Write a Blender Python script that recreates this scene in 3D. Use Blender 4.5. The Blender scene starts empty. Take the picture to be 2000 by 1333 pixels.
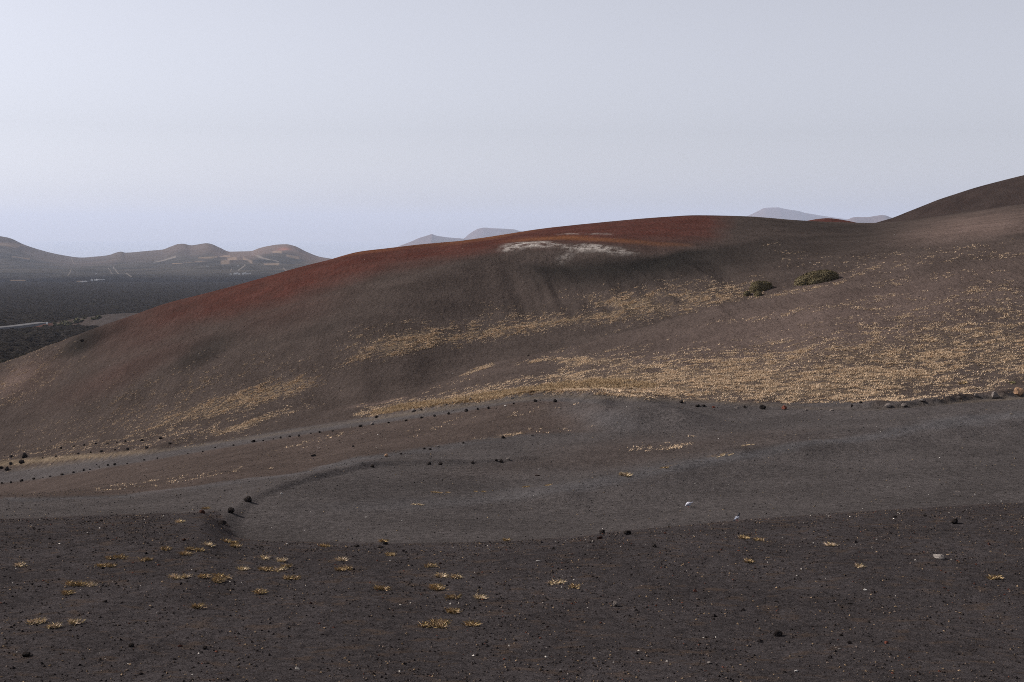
import bpy, math, random
import numpy as np

# ------------------------------------------------------------------ camera, sky, sun, exposure
SC = bpy.context.scene
COL = SC.collection
R = math.radians
IW, IH, F = 2000.0, 1333.0, 2778.0          # picture size the layout was measured in, focal length in those pixels
HORIZ = 450.0                                # eye level row
PITCH = math.atan((IH / 2 - HORIZ) / F)
cam_d = bpy.data.cameras.new("camera"); cam = bpy.data.objects.new("camera", cam_d); COL.objects.link(cam)
cam_d.sensor_width = 36.0; cam_d.lens = 36.0 * F / IW
cam_d.clip_start = 0.1; cam_d.clip_end = 90000.0
cam.location = (0, 0, 0); cam.rotation_euler = (R(90) - PITCH, 0, 0)
SC.camera = cam

SUN_EL, SUN_AZ = 35.0, -72.0                 # azimuth from straight ahead (+Y), negative = left
w = bpy.data.worlds.new("World"); SC.world = w; w.use_nodes = True
nt = w.node_tree; nt.nodes.clear()
wo = nt.nodes.new("ShaderNodeOutputWorld"); bg = nt.nodes.new("ShaderNodeBackground")
sky = nt.nodes.new("ShaderNodeTexSky"); sky.sky_type = 'NISHITA'; sky.sun_disc = False
sky.sun_elevation = R(SUN_EL); sky.sun_rotation = R(SUN_AZ)
sky.altitude = 300; sky.air_density = 1.0; sky.dust_density = 0.75; sky.ozone_density = 2.0
hs = nt.nodes.new("ShaderNodeHueSaturation"); hs.inputs['Saturation'].default_value = 0.12
tint = nt.nodes.new("ShaderNodeMix"); tint.data_type = 'RGBA'; tint.blend_type = 'MULTIPLY'
tint.inputs[0].default_value = 1.0; tint.inputs[7].default_value = (0.955, 0.966, 1.065, 1)
nt.links.new(sky.outputs[0], hs.inputs['Color']); nt.links.new(hs.outputs[0], tint.inputs[6])
nt.links.new(tint.outputs[2], bg.inputs['Color'])
bg.inputs['Strength'].default_value = 0.085
nt.links.new(bg.outputs[0], wo.inputs[0])

sun_d = bpy.data.lights.new("sun", 'SUN'); sun = bpy.data.objects.new("sun", sun_d); COL.objects.link(sun)
sun_d.energy = 5.0; sun_d.angle = R(0.55); sun_d.color = (1.0, 0.925, 0.84)
sd = (math.sin(R(SUN_AZ)) * math.cos(R(SUN_EL)), math.cos(R(SUN_AZ)) * math.cos(R(SUN_EL)), math.sin(R(SUN_EL)))
from mathutils import Vector, Matrix, Euler
sun.rotation_euler = Vector(sd).to_track_quat('Z', 'Y').to_euler()
sun.location = (-300, 100, 260)

SC.view_settings.view_transform = 'Standard'; SC.view_settings.look = 'None'
SC.view_settings.exposure = 0.48; SC.view_settings.gamma = 1.0; SC.view_settings.use_curve_mapping = False
SC.render.engine = 'CYCLES'
cy = SC.cycles
cy.use_denoising = False
cy.denoiser = 'OPENIMAGEDENOISE'; cy.denoising_input_passes = 'RGB_ALBEDO_NORMAL'; cy.denoising_prefilter = 'ACCURATE'
cy.max_bounces = 5; cy.diffuse_bounces = 2; cy.glossy_bounces = 1; cy.transmission_bounces = 1
cy.volume_bounces = 2; cy.transparent_max_bounces = 4
cy.use_adaptive_sampling = False
cy.pixel_filter_type = 'BLACKMAN_HARRIS'; cy.filter_width = 0.95

rng = np.random.default_rng(7)
random.seed(7)
HAZE_DENSITY = 3.3e-5

# ------------------------------------------------------------------ small numeric helpers
def _hash(ix, iy, seed):
    n = (ix.astype(np.int64) * 374761393 + iy.astype(np.int64) * 668265263 + seed * 974634777) & 0x7fffffff
    n = ((n ^ (n >> 13)) * 1274126177) & 0x7fffffff
    n = ((n ^ (n >> 16)) * 1911520717) & 0x7fffffff
    return (n & 0xffff) / 65535.0
def vnoise(x, y, seed=0):
    x = np.asarray(x, float); y = np.asarray(y, float)
    ix = np.floor(x).astype(np.int64); iy = np.floor(y).astype(np.int64)
    fx = x - ix; fy = y - iy
    fx = fx * fx * fx * (fx * (fx * 6 - 15) + 10); fy = fy * fy * fy * (fy * (fy * 6 - 15) + 10)
    a = _hash(ix, iy, seed); b = _hash(ix + 1, iy, seed); c = _hash(ix, iy + 1, seed); d = _hash(ix + 1, iy + 1, seed)
    return a + (b - a) * fx + (c - a) * fy + (a - b - c + d) * fx * fy
def fbm(x, y, octv=4, seed=0, gain=0.5):
    t = 0.0; a = 1.0; tot = 0.0
    for o in range(octv):
        t = t + a * vnoise(x * 2 ** o + 17.3 * o, y * 2 ** o - 9.1 * o, seed + o); tot += a; a *= gain
    return t / tot                                        # 0..1
def sstep(a, b, x):
    t = np.clip((x - a) / (b - a), 0, 1); return t * t * (3 - 2 * t)
def _pchip_slopes(x, y):
    h = np.diff(x, axis=0); d = np.diff(y, axis=0) / h
    m = np.zeros_like(y)
    m[0] = d[0]; m[-1] = d[-1]
    w1 = 2 * h[1:] + h[:-1]; w2 = h[1:] + 2 * h[:-1]
    ok = d[1:] * d[:-1] > 0
    with np.errstate(divide='ignore', invalid='ignore'):
        hm = (w1 + w2) / (w1 / d[:-1] + w2 / d[1:])
    m[1:-1] = np.where(ok, hm, 0)
    return m
def pchip1(xk, yk, x):
    xk = np.asarray(xk, float); yk = np.asarray(yk, float)
    m = _pchip_slopes(xk[:, None], yk[:, None])[:, 0]
    i = np.clip(np.searchsorted(xk, x) - 1, 0, len(xk) - 2)
    h = xk[i + 1] - xk[i]; t = np.clip((x - xk[i]) / h, 0, 1)
    return ((2*t**3 - 3*t**2 + 1) * yk[i] + (t**3 - 2*t**2 + t) * h * m[i] + (-2*t**3 + 3*t**2) * yk[i+1] + (t**3 - t**2) * h * m[i+1])
def pchip_cols(Yk, Zk, Yr):
    """knots (n, ncol), rings (nr,) -> Z (nr, ncol)"""
    m = _pchip_slopes(Yk, Zk); n, nc = Yk.shape
    out = np.zeros((len(Yr), nc)); YR = Yr[:, None]
    out[:] = Zk[-1]
    for i in range(n - 1):
        sel = (YR >= Yk[i]) & (YR < Yk[i + 1])
        h = Yk[i + 1] - Yk[i]; t = np.clip((YR - Yk[i]) / h, 0, 1)
        z = (2*t**3 - 3*t**2 + 1) * Zk[i] + (t**3 - 2*t**2 + t) * h * m[i] + (-2*t**3 + 3*t**2) * Zk[i+1] + (t**3 - t**2) * h * m[i+1]
        out = np.where(sel, z, out)
    return np.where(YR < Yk[0], Zk[0], out)

CT, ST = math.cos(PITCH), math.sin(PITCH)
def slope_of_row(v):                                      # Z / Y of the sight line through a row of the picture
    b = (IH / 2 - np.asarray(v, float)) / F
    return (b * CT - ST) / (CT + b * ST)
def bearing(u, v):                                        # X / Y
    b = (IH / 2 - np.asarray(v, float)) / F
    return ((np.asarray(u, float) - IW / 2) / F) / (CT + b * ST)
def row_of_slope(t):
    b = (ST + t * CT) / (CT - t * ST)
    return IH / 2 - b * F

# ------------------------------------------------------------------ mesh / material helpers
def link(o, parent=None):
    COL.objects.link(o)
    if parent is not None: o.parent = parent
    return o
def tag(o, label=None, cat=None, group=None, kind=None):
    if label: o["label"] = label
    if cat: o["category"] = cat
    if group: o["group"] = group
    if kind: o["kind"] = kind
    return o
def np_mesh(name, verts, faces, smooth=True):
    """verts (n,3); faces (m,k) constant k"""
    me = bpy.data.meshes.new(name)
    verts = np.ascontiguousarray(verts, dtype=np.float32); faces = np.ascontiguousarray(faces, dtype=np.int32)
    k = faces.shape[1]
    me.vertices.add(len(verts)); me.vertices.foreach_set("co", verts.ravel())
    me.loops.add(faces.size); me.loops.foreach_set("vertex_index", faces.ravel())
    me.polygons.add(len(faces)); me.polygons.foreach_set("loop_start", np.arange(0, faces.size, k, dtype=np.int32))
    me.polygons.foreach_set("use_smooth", np.full(len(faces), smooth, dtype=bool))
    me.update(calc_edges=True); me.validate()
    return me
def color_attr(me, name, rgba):
    a = me.color_attributes.new(name, 'FLOAT_COLOR', 'POINT')
    a.data.foreach_set("color", np.ascontiguousarray(rgba, dtype=np.float32).ravel())
def obj(name, me, mat=None, parent=None):
    o = bpy.data.objects.new(name, me)
    if mat: me.materials.append(mat) if not me.materials else None
    return link(o, parent)

class Mat:
    def __init__(s, name, rough=0.95, spec=0.12):
        s.m = bpy.data.materials.new(name); s.m.use_nodes = True; s.t = s.m.node_tree
        s.b = s.t.nodes["Principled BSDF"]; s.b.inputs['Roughness'].default_value = rough
        s.b.inputs['Specular IOR Level'].default_value = spec
        s.pos = s.n('ShaderNodeNewGeometry').outputs['Position']
    def n(s, kind): return s.t.nodes.new(kind)
    def l(s, a, b): s.t.links.new(a, b)
    def setv(s, sock, v):
        if hasattr(v, 'links') or isinstance(v, bpy.types.NodeSocket): s.l(v, sock)
        else: sock.default_value = v
    def math(s, op, a, b=0.0, clamp=False):
        q = s.n('ShaderNodeMath'); q.operation = op; q.use_clamp = clamp
        s.setv(q.inputs[0], a); s.setv(q.inputs[1], b); return q.outputs[0]
    def lift(s, a, lo): return s.math('ADD', s.math('MULTIPLY', a, 1.0 - lo), lo)      # 0..1 -> lo..1
    def mix(s, f, a, b, mode='MIX'):
        q = s.n('ShaderNodeMix'); q.data_type = 'RGBA'; q.blend_type = mode
        s.setv(q.inputs[0], f); s.setv(q.inputs[6], a if not isinstance(a, tuple) else (*a, 1)); s.setv(q.inputs[7], b if not isinstance(b, tuple) else (*b, 1))
        return q.outputs[2]
    def noise(s, scale, detail=3, rough=0.55, vec=None, dist=0.0):
        q = s.n('ShaderNodeTexNoise'); q.inputs['Scale'].default_value = scale; q.inputs['Detail'].default_value = detail
        q.inputs['Roughness'].default_value = rough; q.inputs['Distortion'].default_value = dist
        s.l(vec or s.pos, q.inputs['Vector']); return q.outputs['Fac']
    def voro(s, scale, vec=None, feature='F1', rnd=1.0):
        q = s.n('ShaderNodeTexVoronoi'); q.feature = feature; q.inputs['Scale'].default_value = scale
        q.inputs['Randomness'].default_value = rnd; s.l(vec or s.pos, q.inputs['Vector']); return q
    def ramp(s, f, a, b, lo=0.0, hi=1.0):
        q = s.n('ShaderNodeMapRange'); q.interpolation_type = 'SMOOTHSTEP'
        s.setv(q.inputs[0], f); q.inputs[1].default_value = a; q.inputs[2].default_value = b
        q.inputs[3].default_value = lo; q.inputs[4].default_value = hi; return q.outputs[0]
    def scalevec(s, v3, rot=0.0):
        q = s.n('ShaderNodeMapping'); q.inputs['Scale'].default_value = v3; q.inputs['Rotation'].default_value = (0, 0, rot)
        s.l(s.pos, q.inputs['Vector']); return q.outputs[0]
    def attr(s, name):
        q = s.n('ShaderNodeAttribute'); q.attribute_name = name
        z = s.n('ShaderNodeSeparateColor'); s.l(q.outputs['Color'], z.inputs[0])
        return q.outputs['Color'], z.outputs[0], z.outputs[1], z.outputs[2], q.outputs['Alpha']
    def bump(s, h, strength, dist, normal=None):
        q = s.n('ShaderNodeBump'); s.setv(q.inputs['Strength'], strength); q.inputs['Distance'].default_value = dist
        s.l(h, q.inputs['Height'])
        if normal: s.l(normal, q.inputs['Normal'])
        return q.outputs[0]
    def done(s, col, nrm=None):
        if isinstance(col, tuple): s.b.inputs['Base Color'].default_value = (*col, 1)
        else: s.l(col, s.b.inputs['Base Color'])
        if nrm: s.l(nrm, s.b.inputs['Normal'])
        return s.m
def srgb(r, g, b):
    f = lambda c: ((c / 255 + 0.055) / 1.055) ** 2.4 if c > 10.3 else c / 255 / 12.92
    return (f(r), f(g), f(b))

# ------------------------------------------------------------------ the near terrain: feature lines (picture column: row, distance)
LINES = {
 # bottom of the view
 'C': [(-500,1340,27),(2500,1340,27)],
 # outer edge of the near terrace
 'E': [(-500,1016,53),(0,1015,53),(250,1008,53),(380,1010,52.5),(450,1050,49),(520,1060,48),(750,1063,47.5),(1000,1058,48),(1250,1036,50),(1500,1014,53),(1750,998,55),(2000,985,57),(2500,962,61)],
 # far side of the gravel yard
 'F': [(-500,1006,64),(0,1009,63),(250,1001,62),(380,1000,60),(430,1008,58.5),(480,978,63),(550,952,67),(700,917,75),(850,907,79),(1000,901,82),(1250,886,84),(1500,872,84),(1750,848,86),(2000,826,89),(2500,800,98)],
 # far edge of the lower track
 'G': [(-500,982,79),(0,973,78),(250,966,77),(400,948,77),(560,927,81),(700,894,88),(850,871,93),(1000,851,97),(1100,846,98),(1250,842,96),(1500,836,94),(1750,818,94),(2000,801,96),(2500,775,104)],
 # near edge of the upper track
 'H': [(-500,990-20,165),(0,944,150),(100,931,145),(200,914,140),(400,881,132),(600,848,128),(750,826,125),(900,805,120),(1050,784,115),(1150,789,112),(1250,801,108),(1500,806,104),(1750,796,101),(2000,779,102),(2500,750,108)],
 # far edge of the upper track, foot of the slopes
 'I': [(-500,950,176),(0,919,160),(200,893,150),(400,866,142),(600,834,137),(750,811,133),(900,788,127),(1050,771,121),(1150,769,117),(1250,776,113),(1500,787,108),(1750,783,104.5),(2000,767,105.5),(2500,735,112)],
 # floor of the gully, lower hill face
 'J': [(-500,900,194),(0,866,175),(250,832,162),(500,802,152),(650,800,146),(720,798,141),(780,779,142),(850,751,147),(950,714,150),(1000,700,151),(1100,680,151),(1250,641,152),(1400,601,153),(1500,577,154),(1600,549,156),(1750,500,165),(2000,468,165),(2500,425,168)],
 # grass band on the hill
 'K': [(-500,860,204),(0,790,189),(250,722,179),(500,690,170),(750,662,162),(1000,625,166),(1250,585,163),(1400,562,162),(1500,540,162),(1600,512,167),(1750,466,180),(2000,433,184),(2500,390,184)],
 # shoulder with the pale bench
 'L': [(-500,830,212),(0,748,198),(250,668,192),(500,610,186),(750,560,180),(900,500,190),(960,488,193),(1100,484,190),(1250,492,183),(1350,498,181),(1500,482,186),(1600,472,193),(1750,450,210),(2000,418,203),(2500,368,200)],
 # skyline of the hill
 'M': [(-500,806,222),(0,711,206),(100,674,204),(200,637,203),(250,620,203),(330,592,203),(400,574,204),(500,547,205),(600,519,207),(640,509,208),(700,493,209),(750,486,211),(800,480,214),(900,471,222),(950,464,228),(1000,456,233),(1050,448,235),(1100,442,236),(1200,432,237),(1300,424,239),(1360,421,240),(1450,423,241),(1560,431,243),(1650,435,247),(1700,436,248),(1740,434,246),(1800,427,240),(2000,398,226),(2500,335,216)],
}
# columns: dense inside the view, wider at the flanks
S_COLS = np.concatenate([np.linspace(-0.62, -0.405, 22)[:-1], np.linspace(-0.405, 0.405, 570), np.linspace(0.405, 0.62, 22)[1:]])
U_COLS = IW / 2 + S_COLS * F
Y0, Y1, NR = 7.0, 520.0, 880
RAT = math.log(Y1 / Y0) / (NR - 1)
Y_RINGS = Y0 * np.exp(RAT * np.arange(NR))
Yk, Zk = [], []
nc = len(S_COLS)
Yk.append(np.full(nc, 0.0)); Zk.append(np.full(nc, -1.7))
Yk.append(np.full(nc, 12.0)); Zk.append(np.full(nc, -5.1))
ROWLINE = {}
for k in 'CEFGHIJKLM':
    a = np.array(LINES[k], float)
    v = pchip1(a[:, 0], a[:, 1], U_COLS); y = pchip1(a[:, 0], a[:, 2], U_COLS)
    ROWLINE[k] = v
    Yk.append(y); Zk.append(slope_of_row(v) * y)
    if k == 'E':                                          # small drop just behind the terrace edge
        Yk.append(y + 1.1); Zk.append(Zk[-1] - 0.42)
ym, zm = Yk[-1], Zk[-1]
for fy, dz in ((1.10, -3.5), (1.45, -28), (2.1, -85)):
    Yk.append(ym * fy); Zk.append(zm + dz)
Yk = np.array(Yk); Zk = np.array(Zk)
GZ = pchip_cols(Yk, Zk, Y_RINGS)                          # (ring, column)
GX = Y_RINGS[:, None] * S_COLS[None, :]; GY = np.repeat(Y_RINGS[:, None], nc, 1)

def col_pos(s):
    i = np.clip(np.searchsorted(S_COLS, s) - 1, 0, nc - 2)
    return i, np.clip((s - S_COLS[i]) / (S_COLS[i + 1] - S_COLS[i]), 0, 1)
def hit(u, v):                                            # where the sight line through a point of the picture meets the ground
    s = float(bearing(u, v)); t = float(slope_of_row(v))
    i, f = col_pos(np.array([s])); i = int(i[0]); f = float(f[0])
    z = GZ[:, i] * (1 - f) + GZ[:, i + 1] * f
    T = z / Y_RINGS
    k = np.nonzero((T >= t) & (Y_RINGS > 20))[0]
    k = int(k[0]) if len(k) else int(np.argmax(np.where((Y_RINGS > 20) & (Y_RINGS < 260), T, -9)))
    k = max(k, 1)
    a, b = T[k - 1], T[k]; g = 0.0 if b == a else min(max((t - a) / (b - a), 0), 1)
    y = Y_RINGS[k - 1] + (Y_RINGS[k] - Y_RINGS[k - 1]) * g
    return Vector((s * y, y, float(z[k - 1] + (z[k] - z[k - 1]) * g)))
def sample(grid, X, Y):
    X = np.asarray(X, float); Y = np.asarray(Y, float)
    i, f = col_pos(X / Y); r = np.clip(np.log(Y / Y0) / RAT, 0, NR - 1.001); j = r.astype(int); g = r - j
    return (grid[j, i] * (1 - f) + grid[j, i + 1] * f) * (1 - g) + (grid[j + 1, i] * (1 - f) + grid[j + 1, i + 1] * f) * g
def height(x, y): return float(sample(GZ, np.array([x]), np.array([y]))[0])

# banks and berms: (points in the picture, height, near width, far width)
def polyline_field(pts):
    P = np.array([[hit(*p)[0], hit(*p)[1]] for p in pts])
    n = 4; Q = []
    for a in range(len(P) - 1):
        for q in range(n): Q.append(P[a] + (P[a + 1] - P[a]) * q / n)
    Q.append(P[-1]); Q = np.array(Q)
    best = np.full(GX.shape, 1e9); sgn = np.zeros(GX.shape); par = np.zeros(GX.shape)
    y_lo, y_hi = Q[:, 1].min() - 14, Q[:, 1].max() + 14
    rr = np.nonzero((Y_RINGS > y_lo) & (Y_RINGS < y_hi))[0]; sl = slice(rr[0], rr[-1] + 1)
    x, y = GX[sl], GY[sl]; bb, ss, pp = best[sl], sgn[sl], par[sl]
    for a in range(len(Q) - 1):
        d = Q[a + 1] - Q[a]; L2 = d @ d
        t = np.clip(((x - Q[a, 0]) * d[0] + (y - Q[a, 1]) * d[1]) / L2, 0, 1)
        ex, ey = x - Q[a, 0] - t * d[0], y - Q[a, 1] - t * d[1]
        q = np.hypot(ex, ey); m = q < bb
        bb[m] = q[m]; ss[m] = np.sign(d[0] * (y - Q[a, 1]) - d[1] * (x - Q[a, 0]))[m]; pp[m] = ((a + t) / (len(Q) - 1))[m]
    return best, sgn, par
def add_bank(pts, h, wn, wf, fade=0.12):
    d, sg, p = polyline_field(pts)
    env = sstep(0, fade, p) * sstep(1, 1 - fade, p) * (0.7 + 0.6 * vnoise(GX * 0.5, GY * 0.5, 41))
    near = sstep(wn, 0.05, d); far = sstep(wf, 0.0, d)
    return h * env * np.where(sg < 0, near, far)
EXTRA = add_bank([(425,1048),(433,1026),(452,1003),(484,979),(550,953),(600,940),(650,926),(700,915),(760,909),(850,906),(930,904),(1000,900),(1060,897)], 0.21, 0.85, 2.4, 0.05)
EXTRA += add_bank([(-150,930),(0,917),(60,910),(120,903),(200,893),(280,882),(350,875)], 0.6, 2.6, 8.0, 0.10)
EXTRA += add_bank([(1640,801),(1760,796),(1830,790),(1900,781),(1960,776),(2050,768),(2200,755)], 0.42, 0.5, 4.0, 0.08)
EXTRA += add_bank([(700,818),(800,806),(900,792),(1000,779),(1080,772),(1200,775),(1320,781)], 0.30, 0.7, 2.5, 0.1)
EXTRA += add_bank([(960,996),(1100,975),(1250,938),(1400,905),(1600,868),(1800,838),(2000,815),(2200,800)], 0.6, 7.0, 5.0, 0.15)   # fold in the yard
EXTRA += add_bank([(1110,786),(1180,800),(1260,822),(1350,850)], 1.35, 6.5, 5.5, 0.3)                                                # rounded rise inside the bend
GZ = GZ + EXTRA
# relief: broad undulation, ribs on the hill face, ripples in the yard
near_f = sstep(300, 150, GY)
GZ += 0.22 * (fbm(GX / 14, GY / 14, 3, 3) - 0.5) * sstep(25, 60, GY) * near_f
GZ += (0.07 + 0.10 * sstep(56, 46, GY)) * (fbm(GX / 2.2, GY / 2.2, 4, 9) - 0.5) * sstep(18, 26, GY) * near_f
VP = np.minimum.accumulate(np.where(GY > 20, row_of_slope(np.where(GY > 20, GZ / GY, -1)), 5000.0), axis=0)   # surface coordinate: row of the design
UP = IW / 2 + F * (GX / GY)
ULIN = lambda pts, u: np.interp(u, [p[0] for p in pts], [p[1] for p in pts])
rib_env = sstep(930, 1040, UP) * sstep(1500, 1380, UP) * sstep(492, 540, VP) * sstep(650, 600, VP) * (GY > 140)
rib = fbm(GX / 2.6 + 0.05 * GY, GY / 40, 3, 21)
GZ += 1.1 * (rib - 0.5) * rib_env
hollow = np.exp(-(((UP - 1120) / 150) ** 2 + ((VP - 508) / 16) ** 2)) + 0.8 * np.exp(-(((UP - 1265) / 45) ** 2 + ((VP - 505) / 18) ** 2))
GZ -= 0.9 * hollow * (GY > 140)
bench = np.exp(-(((UP - 1100) / 150) ** 2 + ((VP - 479) / 7) ** 2))
GZ += 0.25 * bench * (GY > 150)

# ------------------------------------------------------------------ what the ground is made of, with some painted sun and shade, zone by zone (0..1 masks on the surface)
wx = (fbm(GX / 6, GY / 6, 4, 31) - 0.5); wy = (fbm(GX / 6, GY / 6, 4, 35) - 0.5)
U = UP + wx * 36 * np.clip(120 / GY, 0.3, 1.6); V = VP + wy * 16 * np.clip(120 / GY, 0.3, 1.6)
U2 = UP + wx * 10; V2 = VP + wy * 6
def band(pts, soft=1.0, U=U, V=V):
    """pts: (u, v, half height up, half height down, strength)"""
    a = np.array(pts, float)
    c = np.interp(U, a[:, 0], a[:, 1]); up = np.interp(U, a[:, 0], a[:, 2]); dn = np.interp(U, a[:, 0], a[:, 3]); st = np.interp(U, a[:, 0], a[:, 4])
    d = V - c
    m = np.where(d < 0, sstep(1.0, 1.0 - soft, -d / up), sstep(1.0, 1.0 - soft, d / dn))
    return m * st * (U >= a[0, 0]) * (U <= a[-1, 0])
def blob(cx, cy_, rx, ry, ang=0.0, soft=1.0, U=U, V=V):
    c, s = math.cos(R(ang)), math.sin(R(ang)); x = (U - cx); y = (V - cy_)
    q = np.sqrt(((x * c + y * s) / rx) ** 2 + ((-x * s + y * c) / ry) ** 2)
    return sstep(1.0, 1.0 - soft, q)
hillside = (VP < ROWLINE['I'][None, :] + 2) & (GY > 100)
mainhill = (VP < np.where(UP[0] < 720, ROWLINE['I'], ROWLINE['J'])[None, :]) & (GY > 100)
mx = lambda *a: np.clip(np.maximum.reduce(a), 0, 1)
red = 0.9 * mx(band([(150,690,40,60,0),(230,640,40,60,.25),(330,600,30,60,.65),(450,570,30,75,.9),(560,535,30,80,1),(680,500,30,75,1),(800,483,30,55,1),(900,475,30,40,1),(1000,462,25,30,1),(1100,452,25,38,1),(1200,445,25,50,.95),(1300,435,22,62,1),(1380,430,20,60,.9),(1440,425,15,50,0)], 0.75),
         0.35 * blob(330, 640, 220, 45, -22), 0.25 * blob(250, 720, 260, 40, -24), 0.25 * blob(560, 600, 200, 60, -15), 0.12 * blob(60, 740, 130, 60, -25)) * hillside
orange = mx(band([(960,474,6,5,0),(1020,471,8,6,.5),(1100,466,8,7,.9),(1180,468,7,8,.7),(1260,474,6,7,.5),(1330,478,5,5,.4),(1360,480,5,4,0)], 0.9, U2, V2),
            band([(640,507,8,8,.0),(680,497,8,8,.4),(740,488,7,8,.5),(800,482,7,8,.3),(900,472,6,9,.5),(960,464,8,6,.8),(1010,455,8,5,.5),(1060,448,8,5,.2),(1100,444,8,5,0)], 0.9, U2, V2)) * hillside
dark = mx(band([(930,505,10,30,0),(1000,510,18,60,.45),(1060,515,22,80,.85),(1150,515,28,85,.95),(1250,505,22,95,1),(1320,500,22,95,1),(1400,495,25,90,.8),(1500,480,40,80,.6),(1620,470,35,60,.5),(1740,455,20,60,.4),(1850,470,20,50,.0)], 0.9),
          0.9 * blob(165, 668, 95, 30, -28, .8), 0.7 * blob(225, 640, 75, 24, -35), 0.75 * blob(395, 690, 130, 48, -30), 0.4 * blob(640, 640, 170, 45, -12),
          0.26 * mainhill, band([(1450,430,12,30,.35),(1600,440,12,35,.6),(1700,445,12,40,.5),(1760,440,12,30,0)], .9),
          0.45 * blob(1800, 530, 260, 28, -14), 0.35 * blob(820, 712, 230, 30, -14)) * hillside  # right flank blob: shade of the terrain fold put into the colour
pale = mx(band([(968,487,4,4,0),(985,485,7,7,.8),(1020,481,8,8,1),(1060,479,7,6,.9),(1092,480,4,4,.45),(1110,484,7,9,.55),(1150,484,8,8,.9),(1200,488,6,7,.75),(1235,489,4,5,.5),(1250,488,2,2,0)], 0.85, U2, V2),
          0.5 * blob(1105, 496, 30, 7, -15, 1, U2, V2), band([(1080,459,2,2,0),(1120,456.5,2.2,2.2,.55),(1180,457,2,2,.5),(1210,459,2,2,0)], .9, UP, VP)) * hillside
finger = 0.06 + 1.35 * sstep(.40, .60, 0.6 * fbm(GX / 3.0 + 0.22 * GY, GY / 40, 2, 51) + 0.4 * fbm(GX / 1.1, GY / 6, 3, 53))
g1c = [(640,705),(700,688),(800,668),(900,652),(1000,634),(1100,620),(1200,608),(1300,600),(1400,592),(1500,575)]
d1 = V - ULIN(g1c, U)
fin = 1 + (finger - 1) * (0.6 + 0.4 * sstep(8, -20, d1)) * sstep(780, 900, U)
g1 = np.where(d1 < 0, sstep(-62, 0, d1) ** 1.6 * fin, sstep(30, 0, d1))
g1 *= np.interp(U, [640,700,780,1000,1100,1300,1430,1500], [0,.5,1.05,1.1,1,.8,.45,0]) * mainhill
g2 = mx(band([(230,845,30,14,0),(300,832,40,14,.45),(400,806,36,18,.85),(500,776,34,26,1),(580,752,26,26,.9),(640,735,16,18,0)], .8),
        band([(380,850,6,6,0),(420,846,10,7,.9),(470,833,12,8,1),(520,816,9,8,.8),(580,800,8,8,.3),(640,785,8,8,0)], .8, U2, V2)) * hillside
# right flank
flank = hillside & (VP > ROWLINE['J'][None, :] - 8) & (UP > 690)
wisp = fbm(GX / 9 + GY / 12, GY / 3.5, 3, 61)
lowb = ULIN([(690,815),(800,800),(950,785),(1100,772),(1300,778),(1500,783),(1700,782),(1800,772),(2000,738)], U)
upb = ULIN([(690,800),(900,760),(1050,742),(1100,690),(1300,680),(1500,640),(1700,605),(2000,560),(2400,520)], U)
q3 = (V - upb) / np.maximum(lowb - upb, 4)
g3 = sstep(0, 0.75, q3) * sstep(1.13, 0.84, q3 + 0.10 * (wisp - .5)) * np.interp(U, [700,850,1050,1200,1600,1750,2000], [.7,.7,.8,1,1,.9,.75])
g3 *= 0.7 + 0.45 * sstep(.3, .62, wisp)
g3 *= 1 - 0.75 * blob(1900, 735, 180, 34, -8) - 0.5 * blob(1560, 715, 120, 14, -10)
g3b = 0.18 * sstep(-0.8, 0.1, q3) * sstep(1.02, .95, q3) * sstep(.42, .65, wisp)
g3c = mx(band([(1040,706,8,4,0),(1080,702,7,6,.6),(1110,708,10,14,.9),(1180,706,14,12,.9),(1240,712,8,8,.4),(1300,712,8,8,0)], .8, U2, V2), band([(880,743,2,2,0),(910,731,4,4,.8),(940,719,5,7,1),(962,712,4,5,.7),(970,709,2,2,0)], .7, U2, V2),
         band([(1000,712,3,3,0),(1040,706,5,4,.7),(1075,704,4,4,.2),(1085,704,3,3,0)], .8, U2, V2))
gb = mx(0.8 * blob(1430, 583, 30, 7, -25), 0.8 * band([(1400,592,4,4,0),(1450,586,5,5,.6),(1530,574,5,5,.75),(1580,566,5,4,.7),(1640,553,4,4,.3),(1700,525,8,6,.3),(1740,512,8,6,0)], .9, U2, V2))
scrub = mx(band([(705,815,5,4,0),(740,806,8,6,.8),(800,796,12,8,1),(870,788,10,6,.9),(950,775,10,8,1),(1020,765,12,8,1),(1100,755,14,10,1),(1180,748,14,16,.9),(1260,752,12,14,.6),(1330,762,8,12,0)], .7, U2, V2)) * flank
broad = 0.16 * blob(330, 800, 420, 110, -16, .9) * hillside + 0.22 * blob(40, 740, 170, 60, -28, .9) * hillside
grass = mx(g1, g2, broad, g3 * flank, g3b * flank, g3c * hillside, gb * hillside, scrub)
grass = mx(grass, 0.05 * band([(1480,470,20,40,0),(1540,500,20,35,.6),(1650,520,20,25,.8),(1760,500,20,20,.5),(1850,490,10,20,0)], .9) * hillside)
# thin straw on the low slopes in front
thin = np.zeros_like(grass)
for c in [(860,962,60,3,-3),(1300,912,60,5,-17),(1400,889,60,6,-12),(1460,869,24,4,-10),(1217,929,22,4,-8),(1040,950,40,4,-6),(1120,835,120,10,-12),(950,820,220,14,-10),(1000,848,120,6,-10),(1250,880,130,12,-16),(300,945,240,16,-8),(600,866,160,7,-14),(1330,870,60,6,-16)]:
    thin = np.maximum(thin, blob(c[0], c[1], c[2], c[3], c[4], 1, U2, V2) * (0.85 if c[3] < 7 else 0.12))
thin *= (GY > 55)
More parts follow.
